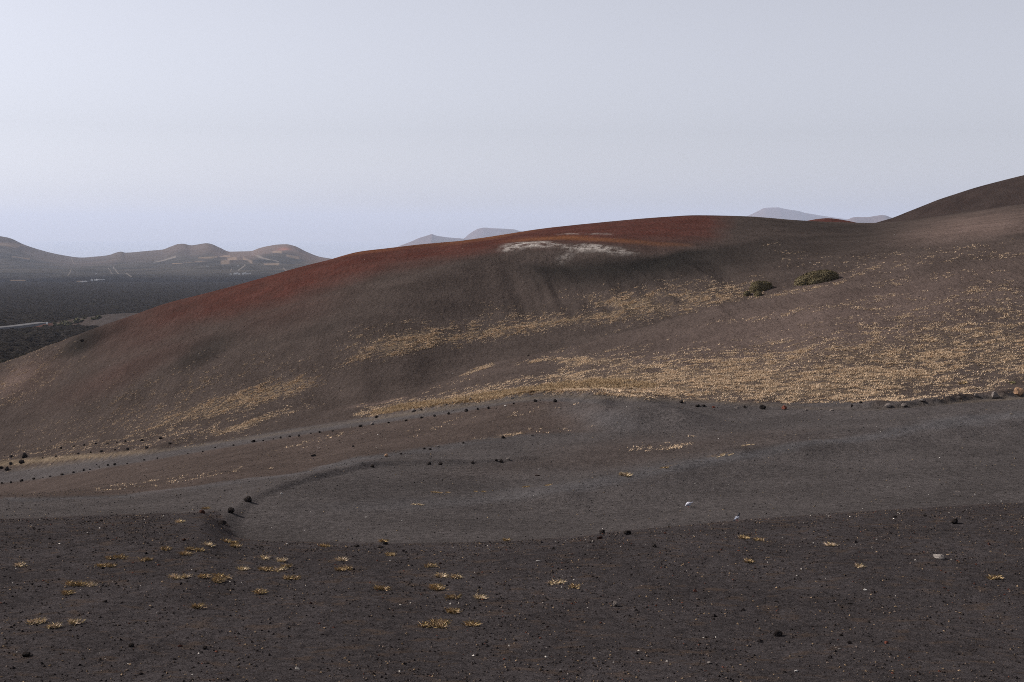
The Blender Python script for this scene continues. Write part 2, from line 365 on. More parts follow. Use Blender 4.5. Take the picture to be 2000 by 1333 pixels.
# tracks and gravel yard
E_, F_, G_, H_, I_ = (ROWLINE[k][None, :] for k in 'EFGHI')
edge_l = ULIN([(-500,1017),(0,1016),(120,1013),(250,1008),(380,1001),(420,1000),(440,1030),(455,1058),(520,1061),(2500,1500)], UP)
yard = sstep(0, 3, np.minimum(E_, edge_l) + 2 * wy * 3 - VP) * (GY > 44)
lower = sstep(-3, 3, VP - (G_ + 3 * wy)) * np.ones_like(VP)
right_ = sstep(1080, 1240, UP + wx * 60)
brown_tongue = band([(760,930,20,20,0),(900,925,20,26,.3),(1050,900,30,40,.55),(1200,890,45,34,.8),(1350,872,40,30,.8),(1500,858,30,22,.6),(1650,850,22,18,.25),(1800,840,10,10,0)], .9)
up_track = sstep(-2, 3, (H_ + 2 * wy) - VP) * sstep(-4, 2, VP - (I_ + 1 + 3 * wy)) * (GY > 90)
near_gravel = yard * np.maximum(lower, sstep(1040, 1260, UP + wx * 90 + (VP - 800) * 0.6) * sstep(-4, 6, VP - I_))
gravel = np.clip(np.maximum(near_gravel * (1 - 0.8 * brown_tongue), up_track), 0, 1)
fore = (1 - yard) * (GY < 62)
bluish = np.clip(0.25 * up_track * sstep(1250, 1050, UP) + 0.7 * blob(1180, 815, 120, 34, 10), 0, 1) * (GY > 80)  # blob at the bend: sunlit side of the rise painted lighter
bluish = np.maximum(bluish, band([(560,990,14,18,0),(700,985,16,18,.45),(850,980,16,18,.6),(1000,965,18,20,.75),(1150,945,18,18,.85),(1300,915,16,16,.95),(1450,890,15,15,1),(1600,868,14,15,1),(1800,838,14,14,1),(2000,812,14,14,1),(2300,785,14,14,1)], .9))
bluish = np.maximum(bluish, band([(0,976,4,6,.7),(250,968,4,6,.7),(420,948,4,7,.8),(560,929,4,8,.8),(700,897,4,10,.8),(850,873,4,9,.6),(1000,853,4,8,.3),(1080,846,4,8,0)], .9))
bank = mx(band([(-300,935,8,14,.6),(0,907,10,9,.9),(60,901,9,8,1),(150,893,7,7,1),(250,884,6,5,.8),(330,878,4,3,.5),(360,874,2,2,0)], .8, U2, V2),
          0.6 * band([(1640,803,4,4,0),(1750,797,5,4,.4),(1850,788,6,4,.6),(2000,777,6,4,.7),(2300,748,6,4,.7)], .9, U2, V2),
          0.55 * band([(640,829,3,4,0),(720,820,3,6,.8),(800,808,3,6,.9),(900,793,3,7,.8),(1000,780,3,7,.8),(1100,772,4,8,.7),(1300,780,4,8,.6),(1600,797,4,6,.5),(1700,796,4,5,0)], .9, U2, V2),
          0.4 * band([(0,921,3,5,.8),(200,896,3,5,.8),(400,868,3,5,.8),(640,830,3,5,.6),(700,822,3,4,0)], .9, U2, V2)) * (GY > 80)
pinkish = mx(0.6 * band([(640,802,3,3,0),(700,793,4,4,.5),(760,783,6,4,.9),(790,777,5,3,.8),(800,775,2,2,0)], .9, U2, V2), 0.5 * blob(20, 740, 110, 34, -26), 0.8 * blob(1905, 445, 230, 42, -8, 1.0), 0.38 * blob(1650, 620, 620, 130, -13, .9)) * hillside  # upper right blob: sun on the left-facing slope put into the colour
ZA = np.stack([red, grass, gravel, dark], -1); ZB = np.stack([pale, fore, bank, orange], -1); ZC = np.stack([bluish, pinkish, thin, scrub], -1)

# ------------------------------------------------------------------ ground material
def ground_material():
    M = Mat("cinder_ground", 0.95, 0.0)
    _, red, grass, gravel, dark = M.attr("zone_a"); _, pale, fore, bank, orange = M.attr("zone_b"); _, blu, pink, thin, scrub = M.attr("zone_c")
    c = srgb(68, 60, 57)
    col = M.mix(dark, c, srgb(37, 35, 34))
    rn = M.ramp(M.noise(0.35, 4, 0.6), 0.3, 0.7, 0.75, 1.0)
    col = M.mix(M.math('MULTIPLY', red, rn), col, srgb(72, 42, 37))
    col = M.mix(M.math('MULTIPLY', pink, 0.6), col, srgb(116, 99, 93))
    col = M.mix(M.math('MULTIPLY', orange, 0.8), col, srgb(104, 70, 48))
    col = M.mix(M.math('MULTIPLY', gravel, 0.95), col, srgb(76, 72, 72))
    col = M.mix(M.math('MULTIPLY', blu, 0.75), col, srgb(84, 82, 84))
    col = M.mix(fore, col, srgb(62, 58, 59))
    bn = M.ramp(M.noise(2.2, 5, 0.65), 0.35, 0.65)
    col = M.mix(M.math('MULTIPLY', bank, M.lift(bn, 0.7)), col, srgb(104, 92, 78))
    # broad and fine mottling
    a = M.ramp(M.noise(0.22, 4, 0.6), 0.3, 0.7, 0.86, 1.14)
    b = M.ramp(M.noise(3.2, 6, 0.7), 0.28, 0.72, 0.72, 1.28)
    g = M.ramp(M.noise(16.0, 5, 0.75), 0.25, 0.75, 0.6, 1.4)
    v = M.math('MULTIPLY', M.math('MULTIPLY', a, b), g)
    q = M.n('ShaderNodeCombineColor'); [M.l(v, q.inputs[i]) for i in range(3)]
    col = M.mix(1.0, col, q.outputs[0], 'MULTIPLY')
    # wind streaks of dust in front
    st = M.ramp(M.noise(1.0, 4, 0.6, M.scalevec((1.3, 1.7, 1), 0.2)), 0.54, 0.66)
    col = M.mix(M.math('MULTIPLY', M.math('MULTIPLY', st, fore), 0.5), col, srgb(78, 66, 58))
    # dry stalks lying between the tufts
    fs = M.noise(2.6, 5, 0.72, M.scalevec((0.7, 1.5, 1.0), 0.40))
    gs = M.ramp(M.math('ADD', fs, M.math('MULTIPLY', grass, 0.13)), 0.585, 0.68)
    col = M.mix(M.math('MULTIPLY', M.math('MULTIPLY', gs, grass), 0.62), col, srgb(128, 110, 88))
    ts = M.ramp(M.math('ADD', fs, M.math('MULTIPLY', thin, 0.12)), 0.60, 0.70)
    col = M.mix(M.math('MULTIPLY', M.math('MULTIPLY', ts, thin), 0.8), col, srgb(120, 98, 74))
    pn = M.ramp(M.noise(0.9, 7, 0.75, M.scalevec((1.0, 0.5, 1), 0.3)), 0.40, 0.60, 0.0, 1.0)
    col = M.mix(M.math('MULTIPLY', pale, pn), col, srgb(150, 144, 140))
    # pebbles too small to lay one by one
    vo = M.voro(22.0); sp = M.ramp(M.noise(22.0, 1, 0.5), 0.70, 0.76)
    col = M.mix(M.math('MULTIPLY', sp, 0.35), col, srgb(120, 104, 90))
    # relief
    h1 = M.noise(2.4, 6, 0.68); h2 = M.noise(9.0, 5, 0.7); h3 = M.noise(0.7, 4, 0.55); h4 = M.noise(1.0, 5, 0.6, M.scalevec((1.6, 0.45, 1), 0.25))
    near = M.math('MAXIMUM', gravel, fore)
    n = M.bump(h3, 0.5, 0.35)
    n = M.bump(h4, 0.7, 0.30, n)
    n = M.bump(h1, M.lift(near, 0.5), 0.36, n)
    n = M.bump(h2, 0.9, 0.11, n)
    return M.done(col, n)
GROUND = ground_material()

# ------------------------------------------------------------------ ground objects: one continuous surface cut along natural borders
idx = np.arange(NR * nc).reshape(NR, nc)
quads = np.stack([idx[:-1, :-1], idx[:-1, 1:], idx[1:, 1:], idx[1:, :-1]], -1).reshape(-1, 4)
verts = np.stack([GX, GY, GZ], -1).reshape(-1, 3)
gy, gx = np.gradient(GZ, axis=0), np.gradient(GZ, axis=1)
e1 = np.stack([np.gradient(GX, axis=1), np.gradient(GY, axis=1), gx], -1); e2 = np.stack([np.gradient(GX, axis=0), np.gradient(GY, axis=0), gy], -1)
nrm = np.cross(e1, e2); nrm /= np.linalg.norm(nrm, axis=-1, keepdims=True)
GNX, GNY, GNZ = nrm[..., 0], nrm[..., 1], nrm[..., 2]
zone = np.zeros((NR, nc), int)                             # 0 ground, 1 track, 2 hill, 3 slope
zone[(gravel > 0.5)] = 1
zone[(hillside & ~(up_track > 0.5))] = 3
zone[(mainhill & ~(up_track > 0.5))] = 2
zone[GY > 215] = 2
fz = zone[:-1, :-1].ravel()
za, zb, zc, nf = ZA.reshape(-1, 4), ZB.reshape(-1, 4), ZC.reshape(-1, 4), nrm.reshape(-1, 3)
for z, nm in ((0, "ground"), (1, "gravel_track"), (2, "cinder_hill"), (3, "cinder_slope")):
    f = quads[fz == z]; used, inv = np.unique(f, return_inverse=True)
    me = np_mesh(nm, verts[used], inv.reshape(-1, 4))
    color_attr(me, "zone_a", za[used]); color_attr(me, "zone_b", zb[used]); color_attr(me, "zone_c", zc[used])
    me.normals_split_custom_set_from_vertices(nf[used].tolist())
    tag(obj(nm, me, GROUND), kind="structure")
# terrace the picture was taken from (behind and beside the view)
gxs = np.linspace(-90, 90, 61); gys = np.linspace(-90, 8.5, 34)
ax, ay = np.meshgrid(gxs, gys)
az = np.where(ay < 0, -1.72, np.interp(ay, Y_RINGS[:60], GZ[:60, nc // 2]) - 0.02) - 0.02
ii = np.arange(ax.size).reshape(ax.shape)
me = np_mesh("terrace", np.stack([ax, ay, az], -1).reshape(-1, 3), np.stack([ii[:-1, :-1], ii[:-1, 1:], ii[1:, 1:], ii[1:, :-1]], -1).reshape(-1, 4))
for k, val in (("zone_a", (0, 0, 0, 0)), ("zone_b", (0, 1, 0, 0)), ("zone_c", (0, 0, 0, 0))): color_attr(me, k, np.tile(val, (ax.size, 1)))
tag(obj("terrace", me, GROUND), kind="structure")

# ------------------------------------------------------------------ far terrain
def grid_mesh(name, X, Y, Z, mat, attrs=None, smooth=True):
    n, m = X.shape; ii = np.arange(n * m).reshape(n, m)
    me = np_mesh(name, np.stack([X, Y, Z], -1).reshape(-1, 3), np.stack([ii[:-1, :-1], ii[:-1, 1:], ii[1:, 1:], ii[1:, :-1]], -1).reshape(-1, 4), smooth)
    for k, a in (attrs or {}).items(): color_attr(me, k, a.reshape(-1, 4))
    return tag(obj(name, me, mat), kind="structure")

LAVA_Y = [340, 480, 900, 1500, 2500, 3700, 4200]; LAVA_Z = [-41, -45, -61.5, -82, -105.5, -133, -144]
def lava_z(y): return np.interp(y, LAVA_Y, LAVA_Z)
def lava_hit(u, v):
    ys = np.geomspace(350, 4150, 4000); T = lava_z(ys) / ys; k = int(np.argmax(T >= float(slope_of_row(v))))
    y = ys[k]; return Vector((float(bearing(u, v)) * y, y, float(lava_z(y))))
ROAD = [(-260, 664), (-120, 652), (0, 641), (30, 638), (55, 634.8), (85, 631)]
road_pts = [lava_hit(*p) for p in ROAD]

M = Mat("lava_rock", 0.9, 0.0)
n1 = M.noise(0.35, 6, 0.7); n2 = M.noise(0.05, 5, 0.6); n3 = M.noise(0.012, 4, 0.6)
c = M.mix(M.ramp(n1, 0.35, 0.7), srgb(12, 11, 11), srgb(52, 48, 45))
c = M.mix(M.math('MULTIPLY', M.ramp(n2, 0.52, 0.68), 0.45), c, srgb(46, 43, 35))
c = M.mix(M.math('MULTIPLY', M.ramp(n3, 0.55, 0.7), 0.35), c, srgb(36, 34, 34))
LAVA = M.done(c, M.bump(n1, 1.0, 2.0))
sc_ = np.concatenate([np.linspace(-0.62, -0.40, 24)[:-1], np.linspace(-0.40, -0.11, 360), np.linspace(-0.11, 0.62, 40)[1:]])
yr = np.geomspace(340, 4150, 470)
LX = yr[:, None] * sc_[None, :]; LY = np.repeat(yr[:, None], len(sc_), 1)
rough = (1 - np.abs(2 * fbm(LX / 7, LY / 7, 3, 71) - 1)) * 0.9 + fbm(LX / 2.4, LY / 2.4, 2, 75) * 0.6 + fbm(LX / 60, LY / 60, 3, 77) * 1.6 - 1.6
LZ = lava_z(LY) + 2.6 * rough * sstep(4400, 1500, LY)
dr = np.full(LX.shape, 1e9)
for a, b in zip(road_pts[:-1], road_pts[1:]):
    d = np.array([b.x - a.x, b.y - a.y]); t = np.clip(((LX - a.x) * d[0] + (LY - a.y) * d[1]) / (d @ d), 0, 1)
    dr = np.minimum(dr, np.hypot(LX - a.x - t * d[0], LY - a.y - t * d[1]))
LZ = np.where(dr < 26, lava_z(LY) - 0.8 + (LZ - lava_z(LY)) * sstep(8, 26, dr) * 0.8, LZ)
grid_mesh("lava_field", LX, LY, LZ, LAVA)

# asphalt road over the lava
M = Mat("asphalt", 0.9, 0.0); ASPH = M.done(M.mix(M.noise(0.6, 4), srgb(84, 84, 87), srgb(100, 99, 100)))
P = []
for a, b in zip(road_pts[:-1], road_pts[1:]):
    for k in range(6): P.append(a.lerp(b, k / 6))
P.append(road_pts[-1]); vs, fs = [], []
for k, p in enumerate(P):
    d = (P[min(k + 1, len(P) - 1)] - P[max(k - 1, 0)]); n = Vector((-d.y, d.x, 0)).normalized()
    for off, dz in ((-6.5, -1.2), (-4.2, 0.55), (4.2, 0.55), (6.5, -1.2)): vs.append(p + n * off + Vector((0, 0, dz)))
    if k: fs += [(4*k-4+j, 4*k-3+j, 4*k+1+j, 4*k+j) for j in range(3)]
tag(obj("road", np_mesh("road", np.array(vs), np.array(fs)[:, ::-1], False), ASPH), kind="structure")

# mountains beyond the lava
def far_material(name, lo, hi, patchcol=None):
    M = Mat(name, 0.95, 0.0)
    a = M.noise(0.006, 6, 0.62); b = M.noise(0.03, 4, 0.65)
    c = M.mix(M.ramp(a, 0.3, 0.7), lo, hi)
    v = M.ramp(b, 0.3, 0.7, 0.8, 1.2); q = M.n('ShaderNodeCombineColor'); [M.l(v, q.inputs[i]) for i in range(3)]
    c = M.mix(1.0, c, q.outputs[0], 'MULTIPLY')
    _, up, field, pth, redc = M.attr("far_zone")
    _, low, _g, _b, _a = M.attr("far_low"); c = M.mix(low, c, srgb(26, 25, 26)); c = M.mix(up, c, srgb(92, 79, 74)); c = M.mix(field, c, srgb(164, 140, 118)); c = M.mix(pth, c, srgb(130, 122, 116)); c = M.mix(redc, c, srgb(142, 92, 78))
    return M.done(c, M.bump(b, 0.5, 6.0))
FAR = far_material("far_slopes", srgb(44, 44, 44), srgb(66, 62, 58))
us = np.concatenate([np.linspace(-720, -30, 40)[:-1], np.linspace(-30, 700, 470), np.linspace(700, 900, 20)[1:]])
RIDGE = [(-720,440),(-400,415),(-200,425),(-60,445),(0,461),(20,465),(50,478.5),(80,488.5),(100,494),(130,500),(160,503.5),(190,501.5),(215,498.5),(228,494),(238,492),(246,494),(290,490.5),(318,488),(335,482),(350,477),(358,476.5),(375,479.5),(390,477.5),(405,475.5),(412,476.5),(430,484),(450,492),(475,491.5),(490,491),(508,485),(525,481),(545,478),(560,477.5),(575,480.5),(600,492.5),(625,502),(640,504.5),(680,510),(760,516),(900,520)]
def fan_lines(us, lines, back, n_each):
    s = (us - IW / 2) / F; Yk, Zk = [], []
    for L in lines:
        L = np.array(L, float); y = np.interp(us, L[:, 0], L[:, 2]); v = pchip1(L[:, 0], L[:, 1], us) if len(L) > 1 else np.full(len(us), L[0, 1])
        Yk.append(y); Zk.append(slope_of_row(v) * y)
    Yk.append(Yk[-1] * back[0]); Zk.append(np.full(len(us), back[1]))
    Yk = np.array(Yk); Zk = np.array(Zk); m = _pchip_slopes(Yk, Zk)
    YY, ZZ = [], []
    for i in range(len(Yk) - 1):
        for k in range(n_each + (i == len(Yk) - 2)):
            t = k / n_each; h = Yk[i + 1] - Yk[i]
            YY.append(Yk[i] + h * t)
            ZZ.append((2*t**3-3*t**2+1)*Zk[i] + (t**3-2*t**2+t)*h*m[i] + (-2*t**3+3*t**2)*Zk[i+1] + (t**3-t**2)*h*m[i+1])
    YY = np.array(YY); ZZ = np.array(ZZ)
    return YY * s[None, :], YY, ZZ
l0 = [(-720,556,3500),(900,556,3500)]; l1 = [(-720,544,3800),(0,545,3800),(300,541,3800),(640,534,3800),(900,530,3800)]
l2 = [(-720,505,5400),(0,515,5400),(160,523,5400),(300,520,5400),(420,513,5400),(550,513,5400),(640,517,5400),(900,524,5400)]
l3 = [(u, v, 7600 + 500 * math.sin(u / 130.0)) for u, v in RIDGE]
RX, RY, RZ = fan_lines(us, [l0, l1, l2, l3], (1.2, -290), 56)
ru = IW / 2 + F * RX / RY; rv = np.minimum.accumulate(row_of_slope(RZ / RY), axis=0)
RZ = RZ + (fbm(RX / 260, RY / 260, 4, 81) - 0.5) * 26 * sstep(3900, 5200, RY) * sstep(0, 9, rv - np.interp(ru, [p[0] for p in RIDGE], [p[1] for p in RIDGE]))
up = sstep(14, -2, rv - np.interp(ru, [p[0] for p in RIDGE], [p[1] for p in RIDGE]) - 12) * (0.35 + 0.5 * sstep(250, 480, ru)) * (0.5 + fbm(RX / 400, RY / 400, 3, 5))
field = np.zeros_like(RZ); pth = np.zeros_like(RZ)
for a, b, v, h, tl in [(388,426,503,1.3,-.02),(430,450,501,1.6,-.08),(337,357,516,1.8,-.06),(358,380,513.5,2.2,-.06),(381,396,511,2.4,-.04),(397,409,510,1.6,0),(445,463,507,1.3,0),(432,449,513.5,1.3,-.05),(475,493,510,2.6,.25),(515,546,515,1,-.03),(517,545,518.5,1.6,0),(577,590,514.5,1,0),(560,585,503,1.6,.15),(533,551,495,2.8,.2),(0,50,479,3,.1),(25,60,503,2.2,.1),(130,150,556,1.0,0),(20,50,548,1,0),(150,165,550,1,0)]:
    vv = v + tl * (ru - (a + b) / 2)
    field = np.maximum(field, sstep(-1, 1, ru - a) * sstep(1, -1, ru - b) * sstep(h + .6, h - .6, np.abs(rv - vv)) * (0.34 if b > 300 else 0.2) * (0.4 + 1.0 * fbm(RX / 90, RY / 400, 2, 44)))
for a, va, b, vb in [(222,524,232,535),(140,503.5,148,517),(247,534,257,541),(132,540,140,528),(212,524,220,536),(553,524,562,531),(500,503,545,512),(466,528,480,519),(450,531,453,526),(300,512,345,500)]:
    t = np.clip((ru - a) / (b - a), 0, 1); pth = np.maximum(pth, (ru > a) * (ru < b) * sstep(1.6, 0.3, np.abs(rv - va - (vb - va) * t)) * 0.55)
redc = np.exp(-(((ru - 556) / 12) ** 2 + ((rv - 487) / 4) ** 2)) * 0.6
grid_mesh("mountains", RX, RY, RZ, FAR, {"far_zone": np.stack([np.clip(up, 0, 1), field, pth, redc], -1), "far_low": np.stack([sstep(528, 549, rv + 12 * (fbm(RX / 220, RY / 500, 3, 15) - .5))] * 4, -1)})
def range_hit(u, v):
    j = int(np.argmin(np.abs(us - u))); T = RZ[:, j] / RY[:, j]; k = int(np.argmax(T >= float(slope_of_row(v)))); k = max(k, 1)
    return Vector((float(bearing(u, v)) * RY[k, j], RY[k, j], float(min(RZ[k, j], RZ[k - 1, j] * .5 + RZ[k, j] * .5))))

def mountain(name, ridge, Y, base, slope, mat, n=160, m=40, rough=10.0, lam=300.0, seed=0, attrs=None, concave=1.25, round_top=0.0):
    rp = np.array(ridge, float); u = np.linspace(rp[0, 0], rp[-1, 0], n); v = pchip1(rp[:, 0], rp[:, 1], u)
    s = (u - IW / 2) / F; rz = slope_of_row(v) * Y
    p = np.concatenate([np.linspace(-1, 0, m)[:-1], np.linspace(0, 1, m // 2)])[:, None]
    q = np.clip(1 - np.abs(p), 0, 1)
    prof = np.where(q > 0, q ** concave, 0)
    if round_top: prof = prof / (1 + round_top * q ** 6) * (1 + round_top)
    wdt = np.maximum(rz - base, 1)[None, :] / slope
    YY = Y + p * wdt; ZZ = base + (rz[None, :] - base) * prof
    XX = np.repeat((s * Y)[None, :], len(p), 0) * (1 + 0 * YY)
    env = np.sin(np.clip(q, 0, 1) * math.pi) * (p < 0)
    ZZ = ZZ + (fbm(XX / lam, YY / (lam * 3), 4, seed) - 0.5) * rough * env
    at = attrs(XX, YY, ZZ, q) if attrs else {"far_zone": np.stack([0.55 * q * (0.4 + fbm(XX / lam, YY / lam, 3, seed)) + 0 * XX, 0 * XX, 0 * XX, 0.25 * fbm(XX / lam * 2, YY / lam * 2, 3, seed + 3) + 0 * XX], -1)}
    o = grid_mesh(name, XX, YY, ZZ, mat, at)
    return o
mountain("mountain", [(760,492),(780,481),(800,473.5),(820,465),(838,459.5),(844,457.5),(850,460),(880,464.5),(905,466.5),(940,470),(990,480),(1040,492)], 19000, -300, 0.42, FAR, rough=150, lam=900, seed=101)
mountain("mountain", [(870,490),(890,476),(905,467),(920,455),(935,447),(945,445),(960,446),(990,447.5),(1004,448.5),(1015,451.5),(1060,459),(1120,478)], 22000, -300, 0.42, FAR, rough=190, lam=1000, seed=111)
mountain("mountain", [(1400,446),(1440,430),(1462,420.5),(1480,412),(1490,407),(1500,406),(1517,405.5),(1525,407),(1540,410),(1560,413),(1566,415),(1590,419.5),(1625,425),(1680,433),(1740,450)], 26000, -300, 0.40, FAR, rough=220, lam=1200, seed=121)
mountain("mountain", [(1620,442),(1650,430),(1668,424.5),(1690,424.5),(1705,422.5),(1720,420.5),(1726,421),(1736,424.5),(1765,434),(1800,446)], 17000, -260, 0.42, FAR, rough=140, lam=800, seed=131)
def near_hill_attrs(redv, darkv):
    def f(X, Y, Z, q):
        z = 0 * X; n = fbm(X / 22, Y / 22, 4, 7)
        return {"zone_a": np.stack([np.clip(redv * (0.5 + n) * sstep(0.2, 0.9, q + z), 0, 1), z + 0.10 * sstep(.45, .7, fbm(X / 12, Y / 30, 3, 19)), z, np.clip(darkv * (0.5 + n), 0, 1)], -1), "zone_b": np.stack([z, z, z, z], -1), "zone_c": np.stack([z, z, z, z], -1)}
    return f
mountain("cinder_hill", [(1640,462),(1680,445),(1700,438),(1740,426),(1770,414),(1800,402),(1830,390),(1860,380),(1900,367),(1950,353.5),(2000,341),(2100,318),(2250,296),(2400,292),(2600,310),(2900,380)], 420, -45, 0.42, GROUND, n=260, m=90, rough=3.5, lam=16, seed=141, attrs=near_hill_attrs(0.12, 0.75), concave=1.0, round_top=0.12)
mountain("cinder_hill", [(1520,450),(1555,437),(1580,430.5),(1600,427.5),(1615,426.5),(1635,428.5),(1660,433),(1690,440),(1730,456)], 520, -40, 0.40, GROUND, n=120, m=60, rough=1.0, lam=20, seed=151, attrs=near_hill_attrs(1.3, 0.1), concave=1.0, round_top=0.1)
# low ash shoulder with scrub at the edge of the lava
ASH_R = [(30,647),(60,640),(90,632.5),(120,627.5),(160,621),(190,617),(215,614),(260,612),(330,613),(420,622)]
def ash_attrs(X, Y, Z, q):
    z = 0 * X; uu = IW / 2 + F * X / Y
    return {"zone_a": np.stack([0.7 * sstep(115, 85, uu) + z, z + 0.25 * sstep(210, 150, uu) * fbm(X / 5, Y / 5, 3, 3), z + 0.5 * sstep(140, 200, uu), z + 0.2], -1), "zone_b": np.stack([z, z, z, z], -1), "zone_c": np.stack([z, z, z, z], -1)}
mountain("ash_hill", ASH_R, 900, -66, 0.40, GROUND, n=120, m=50, rough=1.2, lam=14, seed=161, attrs=ash_attrs, concave=0.9)
# sea
M = Mat("sea_water", 0.12, 0.5); SEA = M.done(srgb(70, 88, 108))
me = np_mesh("sea", np.array([(-24000, 9500, -330), (24000, 9500, -330), (24000, 42000, -330), (-24000, 42000, -330)], float), np.array([[0, 1, 2, 3]]), False)
tag(obj("sea", me, SEA), kind="structure")

# ------------------------------------------------------------------ haze: the air between here and the far mountains
hx0, hx1, hy0, hy1, hz0, hz1 = -26000, 26000, -2500, 43000, -420, 470
hv = [(x, y, z) for z in (hz0, hz1) for y in (hy0, hy1) for x in (hx0, hx1)]
me = np_mesh("haze", np.array(hv, float), np.array([[0, 2, 3, 1], [4, 5, 7, 6], [0, 1, 5, 4], [2, 6, 7, 3], [0, 4, 6, 2], [1, 3, 7, 5]]), False)
hm = bpy.data.materials.new("haze_air"); hm.use_nodes = True; ht = hm.node_tree; ht.nodes.clear()
ho = ht.nodes.new("ShaderNodeOutputMaterial"); pv = ht.nodes.new("ShaderNodeVolumePrincipled")
pv.inputs['Color'].default_value = (0.63, 0.70, 0.88, 1); pv.inputs['Density'].default_value = HAZE_DENSITY; pv.inputs['Anisotropy'].default_value = 0.1
ht.links.new(pv.outputs[0], ho.inputs['Volume'])
tag(obj("haze", me, hm), kind="stuff")

# ------------------------------------------------------------------ rocks
import bmesh
def rock_mesh(name, seed, sub=2, cuts=9, tall=1.0):
    r = np.random.default_rng(seed); bm = bmesh.new(); bmesh.ops.create_icosphere(bm, subdivisions=sub, radius=1.0)
    for k in range(cuts):
        n = Vector(r.normal(size=3)).normalized(); d = r.uniform(0.55, 0.85)
        for v in bm.verts:
            q = v.co.dot(n)
            if q > d: v.co -= n * (q - d)
    sx, sy, sz = r.uniform(0.9, 1.1), r.uniform(0.7, 1.0), r.uniform(0.62, 0.85) * tall
    for v in bm.verts:
        f = 1 + r.normal() * 0.045
        v.co = Vector((v.co.x * sx * f, v.co.y * sy * f, v.co.z * sz * f))
    xs = [v.co.x for v in bm.verts]; zs = [v.co.z for v in bm.verts]
    w = max(xs) - min(xs); cx = (max(xs) + min(xs)) / 2; z0 = min(zs) + 0.16 * (max(zs) - min(zs))
    for v in bm.verts: v.co = Vector(((v.co.x - cx) / w, v.co.y / w, (v.co.z - z0) / w))   # one unit wide, origin at the soil line
    me = bpy.data.meshes.new(name); bm.to_mesh(me); bm.free(); return me
def rock_mat(name, a, b, bump=0.7):
    M = Mat(name, 0.9, 0.0); tc = M.n('ShaderNodeTexCoord').outputs['Object']
    n1 = M.noise(3.5, 5, 0.65, tc); n2 = M.noise(11, 4, 0.7, tc)
    return M.done(M.mix(M.ramp(n1, 0.3, 0.7), a, b), M.bump(n2, bump, 0.12))
ROCK_MATS = {'dark': rock_mat("dark_lava", srgb(32, 29, 29), srgb(54, 49, 47)), 'grey': rock_mat("grey_lava", srgb(92, 86, 83), srgb(130, 121, 116)),
             'red': rock_mat("red_scoria", srgb(92, 54, 46), srgb(124, 80, 68)), 'tan': rock_mat("tan_scoria", srgb(142, 112, 90), srgb(176, 144, 118)),
             'pale': rock_mat("pale_rock", srgb(118, 112, 108), srgb(150, 143, 138)), 'brown': rock_mat("brown_scoria", srgb(50, 36, 32), srgb(70, 50, 44)),
             'white': rock_mat("white_stone", srgb(176, 172, 168), srgb(205, 200, 196))}
ROCK_SHAPES = [(300 + k) for k in range(7)]
_rock_cache = {}
def rock(u, v, wpx, kind, label, group=None, hscale=1.0, name="lava_rock", shape=None):
    p = hit(u, v); p.z = height(p.x, p.y)
    k = ROCK_SHAPES[(int(u * 7 + v * 3)) % len(ROCK_SHAPES)] if shape is None else shape
    key = (k, kind)
    if key not in _rock_cache:
        me = rock_mesh("rock", k); me.materials.append(ROCK_MATS[kind]); _rock_cache[key] = me
    o = bpy.data.objects.new(name, _rock_cache[key]); link(o)
    w = wpx * p.y / F
    o.location = p; o.scale = (w, w, w * hscale); o.rotation_euler = (random.uniform(-.1, .1), random.uniform(-.1, .1), random.choice([0, math.pi]) + random.uniform(-.5, .5))
    tag(o, label, "rock", group); return o
ORD = ["first","second","third","fourth","fifth","sixth","seventh","eighth","ninth","tenth","eleventh","twelfth","thirteenth","fourteenth","fifteenth","sixteenth","seventeenth","eighteenth","nineteenth","twentieth"]
ORD += ["twenty-" + q for q in ORD[:9]] + ["thirtieth"] + ["thirty-" + q for q in ORD[:9]] + ["fortieth"] + ["forty-" + q for q in ORD[:9]] + ["fiftieth"]
KW = {'dark': "dark lava", 'grey': "grey", 'red': "reddish scoria", 'tan': "tan scoria", 'pale': "pale grey", 'brown': "brown scoria", 'white': "white"}
def rock_row(items, where, group):
    items = sorted(items, key=lambda q: q[0])
    for i, it in enumerate(items):
        u, v, wpx, kind = it[:4]
        rock(u, v + wpx * 0.18, wpx * 0.98, kind, f"{KW[kind]} rock, {ORD[i]} from the left {where}", group, it[4] if len(it) > 4 else 1.0)
rock_row([(4,944,6,'dark'),(21,943,4.5,'dark'),(42,939,8.5,'dark'),(66,936,6,'dark'),(84,933,3,'dark'),(98,931,5,'dark'),(122,927,8,'dark',.8),(144,923,6,'dark'),(164,919,5,'dark'),(176,917,5,'dark',.7),(194,913,4,'dark'),(211,909,6.5,'dark'),(224,908,5.5,'dark'),(248,906,4,'dark'),(282,899,5,'dark'),(307,896,3.5,'dark'),(350,889,4,'grey'),(367,886,4.5,'dark',.7),(396,883,4,'dark'),(420,875,4,'dark'),(456,870,5,'dark',.7),(495,863,7.5,'dark',.8),(514,861,4,'dark'),(534,858,4.5,'dark'),(548,856,5,'dark'),(566,853,6,'dark'),(584,852,5,'dark'),(607,847,4,'dark'),(624,845,5,'dark'),(650,842,6.5,'dark',.7),(685,836,4.5,'grey'),(704,833,6.5,'dark',.8),(727,829,7,'grey'),(759,826,5.5,'dark'),(793,822,5.5,'dark'),(824,816,8,'dark',.8),(849,813,6,'dark',1.3),(876,809,6.5,'dark'),(911,803,8,'dark'),(933,800,5,'dark'),(954,798,6,'dark'),(987,793.5,5,'white',.7),(1003,789,4,'dark'),(1046,784,8,'dark'),(1084,784.5,7.5,'dark',1.15)],
         "in the row edging the upper track", "rocks edging the upper track")
